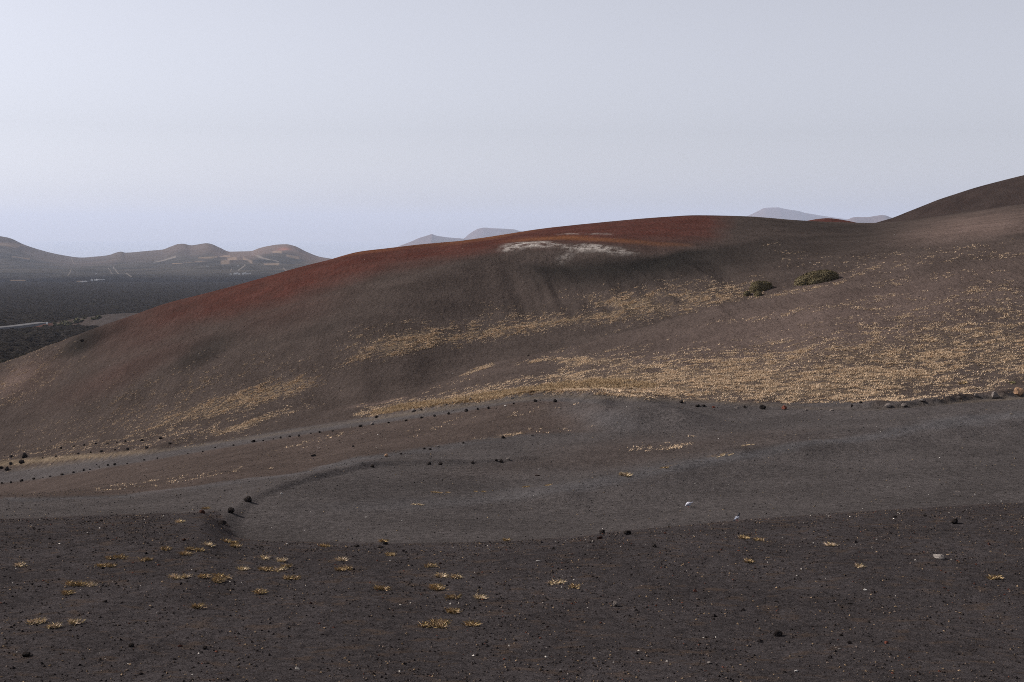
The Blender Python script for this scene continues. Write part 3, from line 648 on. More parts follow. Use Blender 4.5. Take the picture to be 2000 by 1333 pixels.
rock_row([(735,815,7,'dark'),(807,803,9,'grey'),(823,801,5,'dark'),(871,790,6,'grey',.7),(884,787,4,'grey'),(919,781,6.5,'grey'),(1000,779,7,'pale')],
         "on the grassy far side of the upper track", "rocks on the grassy track side")
rock_row([(99,862,3.5,'dark'),(119,876,5.5,'dark'),(82,882,4,'dark'),(145,872,4.5,'dark'),(164,870,4.5,'dark'),(187,867,5,'dark'),(210,866.5,7,'dark',.6),(228,864.5,3.5,'dark'),(245,863,5,'dark'),(277,860,8,'dark',.6),(314,856,8,'dark',.6),(332,866,7,'dark',.7)],
         "in the scatter at the hill foot", "rocks at the hill foot")
rock_row([(22,892,8,'dark'),(49,892,12,'dark',.9),(42,903,11,'dark',.9),(21,906,9,'dark'),(2,914,9,'dark'),(13,918,10,'dark'),(83,895,3.5,'dark'),(109,892,4.5,'dark'),(153,886.5,5.5,'dark'),(177,884,4,'dark'),(198,882,6,'dark',.7),(225,879,5,'dark'),(249,878,6.5,'dark'),(286,875,8,'dark')],
         "along the top of the eroded bank", "rocks along the eroded bank")
rock_row([(754,891,7.5,'tan'),(783,887,6,'dark',.8),(829,877,6.5,'dark'),(840,878,6.5,'dark',.8),(856,873,5,'grey'),(905,866,4.5,'dark'),(983,855,9,'dark'),(1040,851,8,'grey',.8)],
         "edging the lower track", "rocks edging the lower track")
rock_row([(727,911,9,'dark'),(838,906,10,'dark'),(860,906.5,10.5,'dark',.9),(923,904,8.5,'dark'),(970,899.5,8,'dark',.9),(979,902,9,'dark',.8),(992,897,8,'grey')],
         "on the berm above the gravel yard", "rocks on the gravel yard berm")
rock_row([(1331,786,8.5,'dark',.8),(1362,793,9,'dark',.6),(1374,793,8,'dark',.6),(1394,796,6.5,'red',.9),(1439,798,7.5,'grey'),(1454,795,6,'dark',.8),(1490,797,13,'dark'),(1532,798,10,'red',1.05),(1575,802,6,'grey',.7),(1601,799,8,'grey',.8),(1624,801,9.5,'grey',.6),(1664,793.5,6,'dark',.9),(1681,787,6.5,'dark'),(1734,793,15,'grey',1.0),(1766,792,12,'grey',.95),(1801,782,10.5,'grey',.8),(1873,776,6.5,'grey'),(1907,773,10,'grey',1.1),(1943,775,14.5,'grey',1.0),(1990,768,19,'tan',1.25)],
         "in the row below the grassy slope", "rocks below the grassy slope")
for u, v, wpx, kind, hs_, lab in [
    (484,980,17,'dark',1.15,"largest black lava rock at the left end of the yard berm, standing upright"),
    (451,1002,14,'dark',.9,"middle one of the three black lava rocks at the curved berm end"),
    (434,1024,18,'dark',.75,"low black lava rock nearest the camera at the curved berm end"),
    (395,1003,13,'brown',.95,"reddish brown scoria rock beside a straw tuft left of the berm"),
    (550,966,5.5,'white',1.2,"small round white stone on the gravel just inside the curved berm"),
    (612,892,11,'dark',.7,"flat dark rock alone on the brown slope between the two tracks"),
    (690,873,5,'dark',.7,"tiny dark rock alone on the brown slope, right of the flat one"),
    (160,667,9,'dark',.9,"black boulder alone on the dark patch of the left hillside"),
    (1032,695,5,'dark',.7,"small dark rock on the bare slope above the straw strip"),
    (753,1064,11,'dark',.9,"dark pointed rock beside straw on the terrace edge"),
    (744,1070,12,'dark',.55,"flat dark rock just in front of the pointed rock at the edge"),
    (696,1068,10,'dark',.6,"flat dark rock on the terrace edge, left of the pointed rock"),
    (1176,1042,12,'dark',.9,"dark rock standing on the terrace edge, leftmost of the near pair"),
    (1225,1044,13,'dark',.75,"dark rock on the terrace edge, rightmost of the near pair"),
    (1171,1053,13,'brown',.7,"brown broken rock just in front of the dark edge rock"),
    (1278,1069,10,'dark',.7,"dark rock lying in front of the terrace edge pair"),
    (1864,1023,15,'dark',.85,"dark blocky rock on the right of the foreground near the edge"),
    (1748,1011,9,'dark',.7,"small dark rock by the yard edge, left of the blocky rock"),
    (1806,1009,7,'dark',.7,"small dark stone by the yard edge behind the blocky rock"),
    (1833,1091,24,'pale',.55,"flat pale grey slab of rock, largest in the right foreground"),
    (1520,1242,22,'dark',.85,"dark jagged lava rock half buried in the near right foreground"),
    (1202,1184,10,'grey',1.2,"upright dark grey stone in the middle of the right foreground"),
    (1690,1154,7,'white',.8,"white stone lying in the right foreground below the pale slab"),
    (1731,1257,8,'red',.8,"reddish stone at the lower right of the foreground"),
    (1639,1269,7,'pale',.7,"pale pinkish stone at the lower right of the foreground"),
    (51,1282,17,'dark',.6,"dark lava rock in the lower left corner of the foreground"),
    (256,1264,11,'dark',1.0,"dark rounded rock at the lower left foreground"),
    (205,1176,10,'dark',.7,"small dark rock left in the foreground below the straw tufts"),
    (1643,1168+74,9,'dark',.7,"small dark stone right of the jagged lava rock"),
    (1555,1312,9,'white',.6,"whitish stone near the bottom edge of the picture"),
    (1385,1296,7,'pale',.6,"light grey stone at the bottom, left of the whitish one"),
    (400,1268,9,'dark',.8,"dark stone at the bottom left, right of the rounded rock"),
    (860,1142-40,6,'brown',.8,"brown stone between the straw clumps in the foreground"),
    (1176+340,1160+16,9,'dark',.5,"low dark stone in the middle of the right foreground")]:
    rock(u, v, wpx, kind, lab, None, hs_)

# ------------------------------------------------------------------ straw
M = Mat("dry_straw", 0.9, 0.0); tcol = M.attr("tint")[0]; STRAW = M.done(tcol)
def blades(P, N, L, W, lean, cols, r, two=True):
    """P (n,3) roots; one thin blade each (bent: 2 triangles, straight: 1) -> verts, faces, colours"""
    n = len(P); az = r.uniform(0, 2 * math.pi, n); dirv = np.stack([np.cos(az) * lean, np.sin(az) * lean, np.sqrt(np.maximum(1 - lean ** 2, 0.02))], -1)
    side = np.stack([-np.sin(az), np.cos(az), np.zeros(n)], -1)
    mid = P + dirv * (L * 0.55)[:, None]; tip = mid + (dirv * np.array([1.5, 1.5, 0.55])) * (L * 0.45)[:, None]
    a = P - side * (W / 2)[:, None]; b = P + side * (W / 2)[:, None]
    if not two:
        return np.stack([a, b, tip], 1).reshape(-1, 3), np.arange(n * 3).reshape(-1, 3), np.repeat(cols, 3, 0)
    v = np.stack([a, b, mid, tip], 1)
    v[:, 2] = v[:, 2] + side * (W * 0.35)[:, None]
    idx = np.arange(n)[:, None] * 4
    f = np.concatenate([idx + np.array([[0, 1, 2]]), idx + np.array([[0, 2, 3]])], 0)
    return v.reshape(-1, 3), f, np.repeat(cols, 4, 0)
def straw_cols(n, r, base=(0.30, 0.20, 0.105), var=0.35):
    k = np.clip(r.normal(1, var, n), 0.35, 1.9)[:, None]; c = np.array(base)[None, :] * k
    c[:, 2] *= r.uniform(0.75, 1.2, n); return np.concatenate([c, np.ones((n, 1))], 1)
TUFTS = [(50,1106,24,'p'),(222,1091,38,'b'),(207,1108,28,'b'),(285,1096,19,'b'),(325,1074,16,'b'),(356,1083,23,'b'),(380,1076,26,'b'),(454,1062,26,'b'),(455,1069,24,'b'),(407,1066,13,'p'),(357,1129,44,'p'),(402,1129,26,'b'),(432,1128,24,'b'),(440,1138,42,'b'),(150,1144,46,'b'),(140,1161,28,'b'),(178,1146,12,'p'),(77,1216,38,'p'),(112,1226,24,'p'),(138,1218,32,'p'),(389,1188,30,'b'),(520,1092,17,'p'),(555,1097,20,'p'),(465,1113,24,'p'),(514,1114,26,'b'),(543,1115,20,'p'),(560,1108,18,'b'),(572,1131,22,'b'),(512,1159,24,'b'),(670,1095,20,'p'),(669,1114,30,'b'),(637,1069,20,'b'),(760,1086,15,'b'),(845,1108,22,'b'),(870,1127,60,'p'),(862,1149,56,'b'),(745,1153,32,'b'),(940,1170,27,'p'),(884,1170,19,'b'),(872,1196,40,'b'),(850,1222,72,'b'),(916,1223,27,'b'),(990,1057,13,'b'),(1085,1140,24,'p'),(1122,1149,15,'b'),(1450,1052,24,'b'),(1481,1056,13,'b'),(1622,1067,20,'p'),(1678,1108,18,'p'),(1947,1131,24,'b'),(1465,1099,14,'b'),
         (812,986,24,'p'),(407,995,16,'b'),(355,1021,20,'p'),(1217,930,24,'p'),(1300,914,26,'b'),(1412,890,44,'p'),(1460,870,26,'p'),(1025,952,24,'b'),(1068,949,24,'b'),(937,961,20,'b'),(860,963,40,'b'),(753,1059,24,'b'),(1879,750,13,'b'),(1977,749,11,'g'),(1910,760,8,'p')]
TL = {50:"leftmost pale straw tuft on the near terrace",222:"long straw tuft upper left, the farther of two close together",207:"long straw tuft upper left, the nearer of two close together",285:"single straw tuft right of the upper left pair",325:"small straw tuft left of the berm end rocks' foot",356:"olive straw tuft, left of two below the berm end",380:"olive straw tuft, right of two below the berm end",454:"straw tuft at the foot of the berm, the farther of two",455:"straw tuft at the foot of the berm, the nearer of two",407:"very small pale straw tuft left of the berm foot",357:"wide pale straw tuft, left end of the broad left clump",402:"straw tuft second from the left in the broad left clump",432:"straw tuft at the right rear of the broad left clump",440:"wide straw tuft at the right front of the broad left clump",150:"wide thin straw tuft at the far left with white stones",140:"dark straw tuft just below the wide far left one",178:"tiny pale tuft beside white stone at far left",77:"bushy pale tuft, leftmost of the three in the lower left",112:"pale tuft, nearest of the three in the lower left",138:"pale tuft, rightmost of the three in the lower left",389:"lone straw tuft below the broad left clump",520:"small pale tuft, upper left of the centre left group",555:"pale tuft with a stone, upper right of the centre left group",465:"pale tuft at the left end of the centre left group",514:"dense brown tuft in the middle of the centre left group",543:"pale tuft right of the dense brown one, centre left group",560:"straw tuft at the right side of the centre left group",572:"straw tuft below the right side of the centre left group",512:"straw tuft with a pale stone below the centre left group",670:"pale tuft, the farther of two left of centre",669:"straw tuft, the nearer of two left of centre",637:"straw tuft on the terrace edge left of centre",760:"small straw tuft below the pointed rock on the terrace edge",845:"greenish straw tuft topmost of the central column",870:"widest pale row of straw, second in the central column",862:"wide straw tuft, third in the central column",745:"lone straw tuft left of the central column",940:"wispy pale tuft right of the central column",884:"small straw tuft right under the third in the central column",872:"flat straw tuft just above the biggest clump",850:"biggest straw clump in the central foreground",916:"straw tuft at the right end of the biggest clump",990:"small straw tuft on the terrace edge at the picture centre",1085:"sparse pale tuft right of centre, the left of two",1122:"compact straw tuft right of centre, the right of two",1450:"faint straw tuft below the standing pigeon",1481:"small straw tuft right below the standing pigeon",1622:"pale straw tuft on the right behind the round one",1678:"round pale straw tuft on the right foreground",1947:"straw tuft near the right edge of the foreground",1465:"small straw tuft lower, right of centre foreground",812:"flat pale straw patch alone on the gravel yard",407.5:"straw tuft behind the reddish brown rock",355:"straw tuft on the brown ground left of the berm end rocks",1217:"straw tuft left of the slanting straw line right of centre",1300:"straw tuft on the slanting straw line right of centre",1412:"long straw strip on the slope right of centre",1460:"short straw strip farthest up the slope right of centre",1025:"thin straw tuft, left of two on the yard's far slope",1068:"thin straw tuft, right of two on the yard's far slope",937:"thin straw wisp right of the long straw line on the yard",860:"long thin straw line across the gravel yard",753:"straw tuft behind the pointed rock on the terrace edge",1879:"isolated olive tuft above the right row of rocks",1977:"isolated green tuft behind the big tan rock",1910:"tiny pale tuft above the right row of rocks"}
for i, (u, v, wpx, kd) in enumerate(TUFTS):
    p = hit(u, v); r = np.random.default_rng(900 + i); wm = wpx * p.y / F
    flat = u in (812, 860, 1412, 1300, 1460, 1025, 1068, 937)
    n = int(np.clip(wm * (420 if not flat else 300), 70, 420)); dep = wm * (0.6 if not flat else 0.35)
    nsub = max(2, int(wm / 0.16)); cx = r.uniform(-.5, .5, nsub) * wm * 0.92; cyy = r.uniform(-.5, .5, nsub) * dep
    k = r.integers(0, nsub, n); X = p.x + cx[k] + r.normal(0, 0.05, n); Y = p.y + cyy[k] + r.normal(0, 0.05, n) + (X - p.x) * (0.5 if u in (1300, 1412, 1460) else 0)
    Z = sample(GZ, X, Y) - 0.005; hgt = (0.19 if not flat else 0.08) * (1.0 if p.y < 60 else 1.4)
    base = {'p': (0.42, 0.33, 0.23), 'b': (0.29, 0.21, 0.125), 'g': (0.15, 0.14, 0.07)}[kd]
    vv, ff, cc = blades(np.stack([X, Y, Z], -1) - np.array(p), None, r.uniform(0.45, 1.1, n) * hgt, np.full(n, 0.010 if p.y < 60 else 0.018), r.uniform(0.45, 0.97, n), straw_cols(n, r, base), r)
    me = np_mesh("grass_tuft", vv, ff, False); color_attr(me, "tint", cc)
    o = obj("grass_tuft", me, STRAW); o.location = p
    lab = TL[407.5] if (u == 407 and v < 1000) else TL[u]
    tag(o, lab, "grass tuft", "straw tufts on the dark ground")

# straw on the slopes: a mass nobody could count
r = np.random.default_rng(55); n = 1100000
ylo, yhi = 84.0, 214.0
Yc = np.sqrt(r.uniform(ylo ** 2, yhi ** 2, n)); Sc = r.uniform(-0.40, 0.40, n); Xc = Yc * Sc
g = sample(grass, Xc, Yc); t_ = sample(thin, Xc, Yc); scb = sample(scrub, Xc, Yc)
st1 = fbm(Xc * 0.40 + Yc * 0.22, Yc * 0.75 - Xc * 0.30, 3, 91); st2 = fbm(Xc * 1.25 + Yc * 0.5, Yc * 1.5 - Xc * 0.7, 2, 95)
den = np.clip(g * (0.10 + 2.2 * sstep(.30, .64, st1) * sstep(.44, .64, st2)), 0, 1.2) ** 1.05 + t_ * 0.35 * sstep(.5, .66, st1)
den = np.maximum(den, scb * (0.3 + 0.9 * sstep(.42, .6, st2)))
keep = r.uniform(0, 1, n) < den * 0.88
Xc, Yc, scb, g = Xc[keep], Yc[keep], scb[keep], g[keep]
m = len(Xc); per = 10
ang = r.uniform(0, 2 * math.pi, (m, per)); far_ = np.clip(1.35 - Yc / 280, 0.6, 1)
rad = far_[:, None] * r.uniform(0, 1, (m, per)) ** 0.5 * np.clip(0.13 * np.exp(r.normal(0, 0.55, m)), 0.04, 0.42)[:, None]
X = (Xc[:, None] + np.cos(ang) * rad * 1.8).ravel(); Y = (Yc[:, None] + np.sin(ang) * rad).ravel(); Z = sample(GZ, X, Y) - 0.01
bl = np.repeat(0.13 + 0.11 * r.uniform(0, 1, m) + 0.10 * scb, per) * r.uniform(0.6, 1.2, m * per)
cb = np.where(scb[:, None] > 0.4, np.array([[0.33, 0.24, 0.15]]), np.array([[0.46, 0.345, 0.24]])) * np.clip(r.normal(1, 0.3, m), .35, 1.7)[:, None]
cb = np.repeat(cb, per, 0) * np.clip(r.normal(1, 0.15, m * per), .5, 1.5)[:, None]
vv, ff, cc = blades(np.stack([X, Y, Z], -1), None, bl, np.repeat(0.040 * far_, per), r.uniform(0.45, 0.97, m * per), np.concatenate([cb, np.ones((m * per, 1))], 1), r, False)
me = np_mesh("dry_grass", vv, ff, False); color_attr(me, "tint", cc)
tag(obj("dry_grass", me, STRAW), "pale dry grass scattered in streaks over the cinder slopes", "grass", kind="stuff")
print("straw tufts", m)

# ------------------------------------------------------------------ loose stones: far too many to count
M = Mat("loose_stone", 0.9, 0.0); STONE = M.done(M.attr("tint")[0])
OCT = np.array([(1, 0, 0), (-1, 0, 0), (0, 1, 0), (0, -1, 0), (0, 0, 1), (0, 0, -0.6)], float)
OCF = np.array([(0, 2, 4), (2, 1, 4), (1, 3, 4), (3, 0, 4), (2, 0, 5), (1, 2, 5), (3, 1, 5), (0, 3, 5)])
def stones(name, n, ylo, yhi, size, mask, pal, seed, label, clump=0.0):
    r = np.random.default_rng(seed)
    nn = n * 4; Y = np.sqrt(r.uniform(ylo ** 2, yhi ** 2, nn)); S = r.uniform(-0.42, 0.42, nn); X = Y * S
    wgt = mask(X, Y) * (1 - clump + clump * 2.0 * sstep(.42, .66, fbm(X / 1.5, Y / 2.5, 3, seed)) * (0.4 + 1.2 * sstep(.35, .65, fbm(X / 7, Y / 9, 2, seed + 8))))
    k = np.nonzero(r.uniform(0, 1, nn) < wgt)[0][:n]; X, Y = X[k], Y[k]; m = len(X)
    s = size[0] + (size[1] - size[0]) * r.uniform(0, 1, m) ** 4
    V = OCT[None] * r.uniform(0.6, 1.25, (m, 6, 1)) + r.normal(0, 0.12, (m, 6, 3))
    a = r.uniform(0, 6.28, m); c, s_ = np.cos(a)[:, None], np.sin(a)[:, None]
    V = np.stack([V[..., 0] * c - V[..., 1] * s_, V[..., 0] * s_ + V[..., 1] * c, V[..., 2] * 0.75], -1) * s[:, None, None]
    Z = sample(GZ, X, Y)
    V += np.stack([X, Y, Z + 0.25 * s], -1)[:, None]
    f = (np.arange(m)[:, None, None] * 6 + OCF[None]).reshape(-1, 3)
    w_, cols = zip(*pal); q = r.choice(len(pal), m, p=np.array(w_) / sum(w_)); C = np.array([srgb(*c) for c in cols])[q] * np.clip(r.normal(1, .25, m), .5, 1.6)[:, None]
    me = np_mesh(name, V.reshape(-1, 3), f, False); color_attr(me, "tint", np.repeat(np.concatenate([C, np.ones((m, 1))], 1), 6, 0))
    return tag(obj(name, me, STONE), label, "stones", kind="stuff")
fmask = lambda X, Y: sample(fore, X, Y)
gmask = lambda X, Y: np.clip(1 - sample(fore, X, Y), 0, 1)
stones("loose_stones", 42000, 25, 58, (0.009, 0.044), fmask, [(60, (50, 45, 44)), (20, (32, 29, 29)), (22, (84, 74, 68)), (13, (110, 94, 77)), (3, (80, 52, 44)), (1.2, (175, 168, 160))], 501, "loose dark cinders and pale pebbles strewn over the foreground", 0.6)
stones("coarse_cinders", 420, 25, 57, (0.022, 0.085), fmask, [(80, (38, 34, 34)), (10, (58, 40, 36)), (5, (84, 78, 74)), (1, (150, 144, 138))], 502, "coarse black cinders lying on the foreground", 0.7)
stones("yard_pebbles", 16000, 46, 125, (0.016, 0.055), gmask, [(40, (60, 57, 56)), (14, (38, 36, 36)), (10, (116, 102, 84)), (1.0, (170, 165, 160))], 503, "small pebbles on the grey gravel yard and tracks", 0.4)
stones("slope_pebbles", 2500, 110, 200, (0.03, 0.09), gmask, [(40, (50, 46, 45)), (12, (120, 110, 98)), (2, (175, 170, 165))], 504, "sparse pebbles on the cinder slopes", 0.2)

# ------------------------------------------------------------------ shrubs
M = Mat("shrub_leaf", 0.8, 0.0); LEAF = M.done(M.attr("tint")[0])
M = Mat("shrub_twig", 0.95, 0.0); TWIG = M.done(M.mix(M.noise(8, 3), srgb(44, 38, 30), srgb(66, 58, 46)))
def shrub(u, v, lobes, label, n, leaf, seed, name="shrub"):
    """lobes: (dx, dy, half width, half depth, height) in metres"""
    r = np.random.default_rng(seed); p = hit(u, v); root = bpy.data.objects.new(name, None); link(root); root.location = p
    tag(root, label, "shrub", "shrubs in the gully")
    lob = np.array(lobes); area = lob[:, 2] * lob[:, 3] + lob[:, 4] * lob[:, 2]; pick = r.choice(len(lob), n, p=area / area.sum()); L = lob[pick]
    d = r.normal(size=(n, 3)); d[:, 2] = np.abs(d[:, 2]) * 1.0 - 0.12; d /= np.linalg.norm(d, axis=1, keepdims=True)
    lump = 0.86 + 0.26 * fbm(d[:, 0] * 3.2 + L[:, 0] * 3 + 9, d[:, 1] * 3.2 + d[:, 2] * 3.2 + seed, 3, seed)
    rad = lump * r.uniform(0.80, 1.0, n) ** 0.5
    sq = np.abs(d[:, 2]) ** 0.75
    P = np.stack([L[:, 0] + d[:, 0] * L[:, 2] * rad, L[:, 1] + d[:, 1] * L[:, 3] * rad, np.sign(d[:, 2]) * sq * L[:, 4] * rad], -1)
    gz = sample(GZ, P[:, 0] + p.x, P[:, 1] + p.y) - p.z; P[:, 2] = np.maximum(P[:, 2] + gz, gz + 0.03)
    nv = d + r.normal(0, 0.38, (n, 3)); nv /= np.linalg.norm(nv, axis=1, keepdims=True)
    t = np.cross(nv, r.normal(size=(n, 3))); t /= np.linalg.norm(t, axis=1, keepdims=True); b = np.cross(nv, t)
    s = leaf * r.uniform(0.6, 1.3, n)[:, None]
    V = np.stack([P - t * s * .5, P + b * s * .45 , P + t * s * .5 + nv * s * .3, P - b * s * .45], 1).reshape(-1, 3)
    f = (np.arange(n)[:, None] * 4 + np.array([[0, 1, 2, 3]]))
    hue = fbm(P[:, 0] * 1.6, P[:, 1] * 1.6 + P[:, 2] * 2, 3, seed + 4)
    C = np.array([[0.088, 0.073, 0.042]]) * (1 - hue[:, None]) + np.array([[0.145, 0.120, 0.074]]) * hue[:, None]; C = C * np.clip(r.normal(1, .3, n), .4, 1.8)[:, None]
    me = np_mesh("foliage", V, f, False); color_attr(me, "tint", np.repeat(np.concatenate([C, np.ones((n, 1))], 1), 4, 0)); obj("foliage", me, LEAF, root)
    # woody inside: stems spreading from the base
    vs, fs = [], []
    for l in lob:
        for k in range(26):
            a = r.uniform(0, 6.28); q = r.uniform(.25, .85); e = Vector((l[0] + math.cos(a) * l[2] * q * .9, l[1] + math.sin(a) * l[3] * q * .9, l[4] * math.sqrt(1 - q * q) * .85))
            gz_ = height(p.x + l[0], p.y + l[1]) - p.z; s0 = Vector((l[0] + r.normal() * .1, l[1] + r.normal() * .1, gz_ - .03)); e.z += gz_
            ax = (e - s0).normalized(); x = ax.orthogonal().normalized(); y = ax.cross(x); w0, w1 = .045, .015; i0 = len(vs)
            for c_, wd in ((s0, w0), (e, w1)):
                for j in range(4): vs.append(c_ + (x * math.cos(j * 1.571) + y * math.sin(j * 1.571)) * wd)
            fs += [(i0 + j, i0 + (j + 1) % 4, i0 + 4 + (j + 1) % 4, i0 + 4 + j) for j in range(4)]
    obj("stems", np_mesh("stems", np.array(vs), np.array(fs), False), TWIG, root)
    # dense dark twig mass under the leaves
    vs, fs = [], []
    for l in lob:
        nu, nvv = 14, 6; i0 = len(vs)
        for a in range(nvv + 1):
            th = math.pi / 2 * a / nvv
            for b_ in range(nu):
                ph = 2 * math.pi * b_ / nu; k = 0.78 + 0.1 * r.uniform()
                x_, y_ = l[0] + math.cos(ph) * math.cos(th) * l[2] * k, l[1] + math.sin(ph) * math.cos(th) * l[3] * k
                vs.append((x_, y_, math.sin(th) ** .75 * l[4] * k + height(p.x + x_, p.y + y_) - p.z - 0.02))
        for a in range(nvv):
            for b_ in range(nu): fs.append((i0 + a * nu + b_, i0 + a * nu + (b_ + 1) % nu, i0 + (a + 1) * nu + (b_ + 1) % nu, i0 + (a + 1) * nu + b_))
    obj("twig_mass", np_mesh("twig_mass", np.array(vs), np.array(fs), False), TWIG, root)
    return root
shrub(1594, 549, [(-1.4,0,1.0,1.2,.82),(-0.4,.1,1.6,1.4,1.05),(0.75,.2,1.5,1.4,1.02),(1.6,.1,0.85,1.0,.74),(0.1,-.9,1.5,.7,.6)], "largest shrub, a long rounded olive green cushion in the gully", 15000, 0.10, 601)
shrub(1484, 567, [(-0.35,0,0.85,.8,1.12),(0.3,.1,0.8,.8,.88),(0.95,0,0.42,.45,.66)], "domed olive green shrub behind the two small bushes", 6500, 0.09, 602)
shrub(1480, 578, [(0,0,.42,.42,.52)], "small round bush, right of the pair in front of the domed shrub", 2200, 0.075, 603)
shrub(1459, 577.5, [(-.08,0,.34,.36,.5),(.16,.1,.24,.3,.4)], "small ragged bush, left of the pair in front of the domed shrub", 1800, 0.075, 604)

# scrub on the far ash hill
far_leaf = np.array([[0.15, 0.14, 0.095]])
def far_shrub_mesh(seed):
    r = np.random.default_rng(seed); n = 150; d = r.normal(size=(n, 3)); d[:, 2] = np.abs(d[:, 2]); d /= np.linalg.norm(d, axis=1, keepdims=True)
    P = d * np.array([1.0, 1.0, 0.75]) * r.uniform(.6, 1, n)[:, None]; t = r.normal(size=(n, 3)) * .28; b = r.normal(size=(n, 3)) * .28
    V = np.stack([P - t, P + b, P + t], 1).reshape(-1, 3); me = np_mesh("far_shrub", V, np.arange(n * 3).reshape(-1, 3), False)
    C = far_leaf * np.clip(r.normal(1, .3, n), .5, 1.6)[:, None]; color_attr(me, "tint", np.repeat(np.concatenate([C, np.ones((n, 1))], 1), 3, 0)); me.materials.append(LEAF); return me
fsm = [far_shrub_mesh(700 + k) for k in range(4)]
r = np.random.default_rng(71)
rp = np.array(ASH_R)
for k in range(44):
    u = r.uniform(84, 196); top = np.interp(u, rp[:, 0], rp[:, 1]); v = top + r.uniform(1.5, 13 if u < 150 else 8)
    rz = slope_of_row(top) * 900; wdt = (rz + 66) / 0.40; tt = float(slope_of_row(v))
    ps = np.linspace(-1, 0, 200); yy = 900 + ps * wdt; zz = -66 + (rz + 66) * (1 + ps) ** 0.9; j = int(np.argmin(np.abs(zz / yy - tt)))
    o = bpy.data.objects.new("far_shrub", fsm[k % 4]); link(o); o.location = ((u - 1000) / F * 900, yy[j], zz[j] - .1)
    s = r.uniform(0.6, 1.5); o.scale = (s * 1.2, s, s); o.rotation_euler = (0, 0, r.uniform(0, 6.28))
    tag(o, "grey green scrub bush on the low ash hill beside the lava", "shrub", "scrub on the low ash hill")

# ------------------------------------------------------------------ pigeons
def plain(name, c, rough=0.8): return Mat(name, rough, 0.0).done(c)
PIG = {'pale': plain("pale_feather", srgb(176, 176, 186)), 'grey': plain("grey_feather", srgb(126, 130, 142)), 'dark': plain("dark_feather", srgb(42, 44, 52)), 'leg': plain("red_leg", srgb(140, 62, 58)), 'beak': plain("beak_horn", srgb(60, 56, 56)), 'eye': plain("eye", srgb(20, 16, 14), 0.3)}
def loft(name, rings, mat, parent, seg=12):
    """rings: (x, y, z, half width, half height) along the body"""
    vs, fs = [], []
    C = [Vector(q[:3]) for q in rings]
    for i, q in enumerate(rings):
        ax = (C[min(i + 1, len(C) - 1)] - C[max(i - 1, 0)]).normalized(); side = Vector((0, 1, 0)); up_ = ax.cross(side).normalized() * -1
        for j in range(seg):
            a = 2 * math.pi * j / seg; vs.append(C[i] + side * math.cos(a) * q[3] + up_ * math.sin(a) * q[4])
    for i in range(len(rings) - 1):
        for j in range(seg): fs.append((i * seg + j, i * seg + (j + 1) % seg, (i + 1) * seg + (j + 1) % seg, (i + 1) * seg + j))
    me = bpy.data.meshes.new(name); n = len(vs); vs += [C[0], C[-1]]
    tri = [(n, (j + 1) % seg, j) for j in range(seg)] + [(n + 1, n - seg + j, n - seg + (j + 1) % seg) for j in range(seg)]
    me.from_pydata([tuple(v) for v in vs], [], fs + tri); me.polygons.foreach_set("use_smooth", [True] * len(me.polygons)); me.update()
    return obj(name, me, mat, parent)
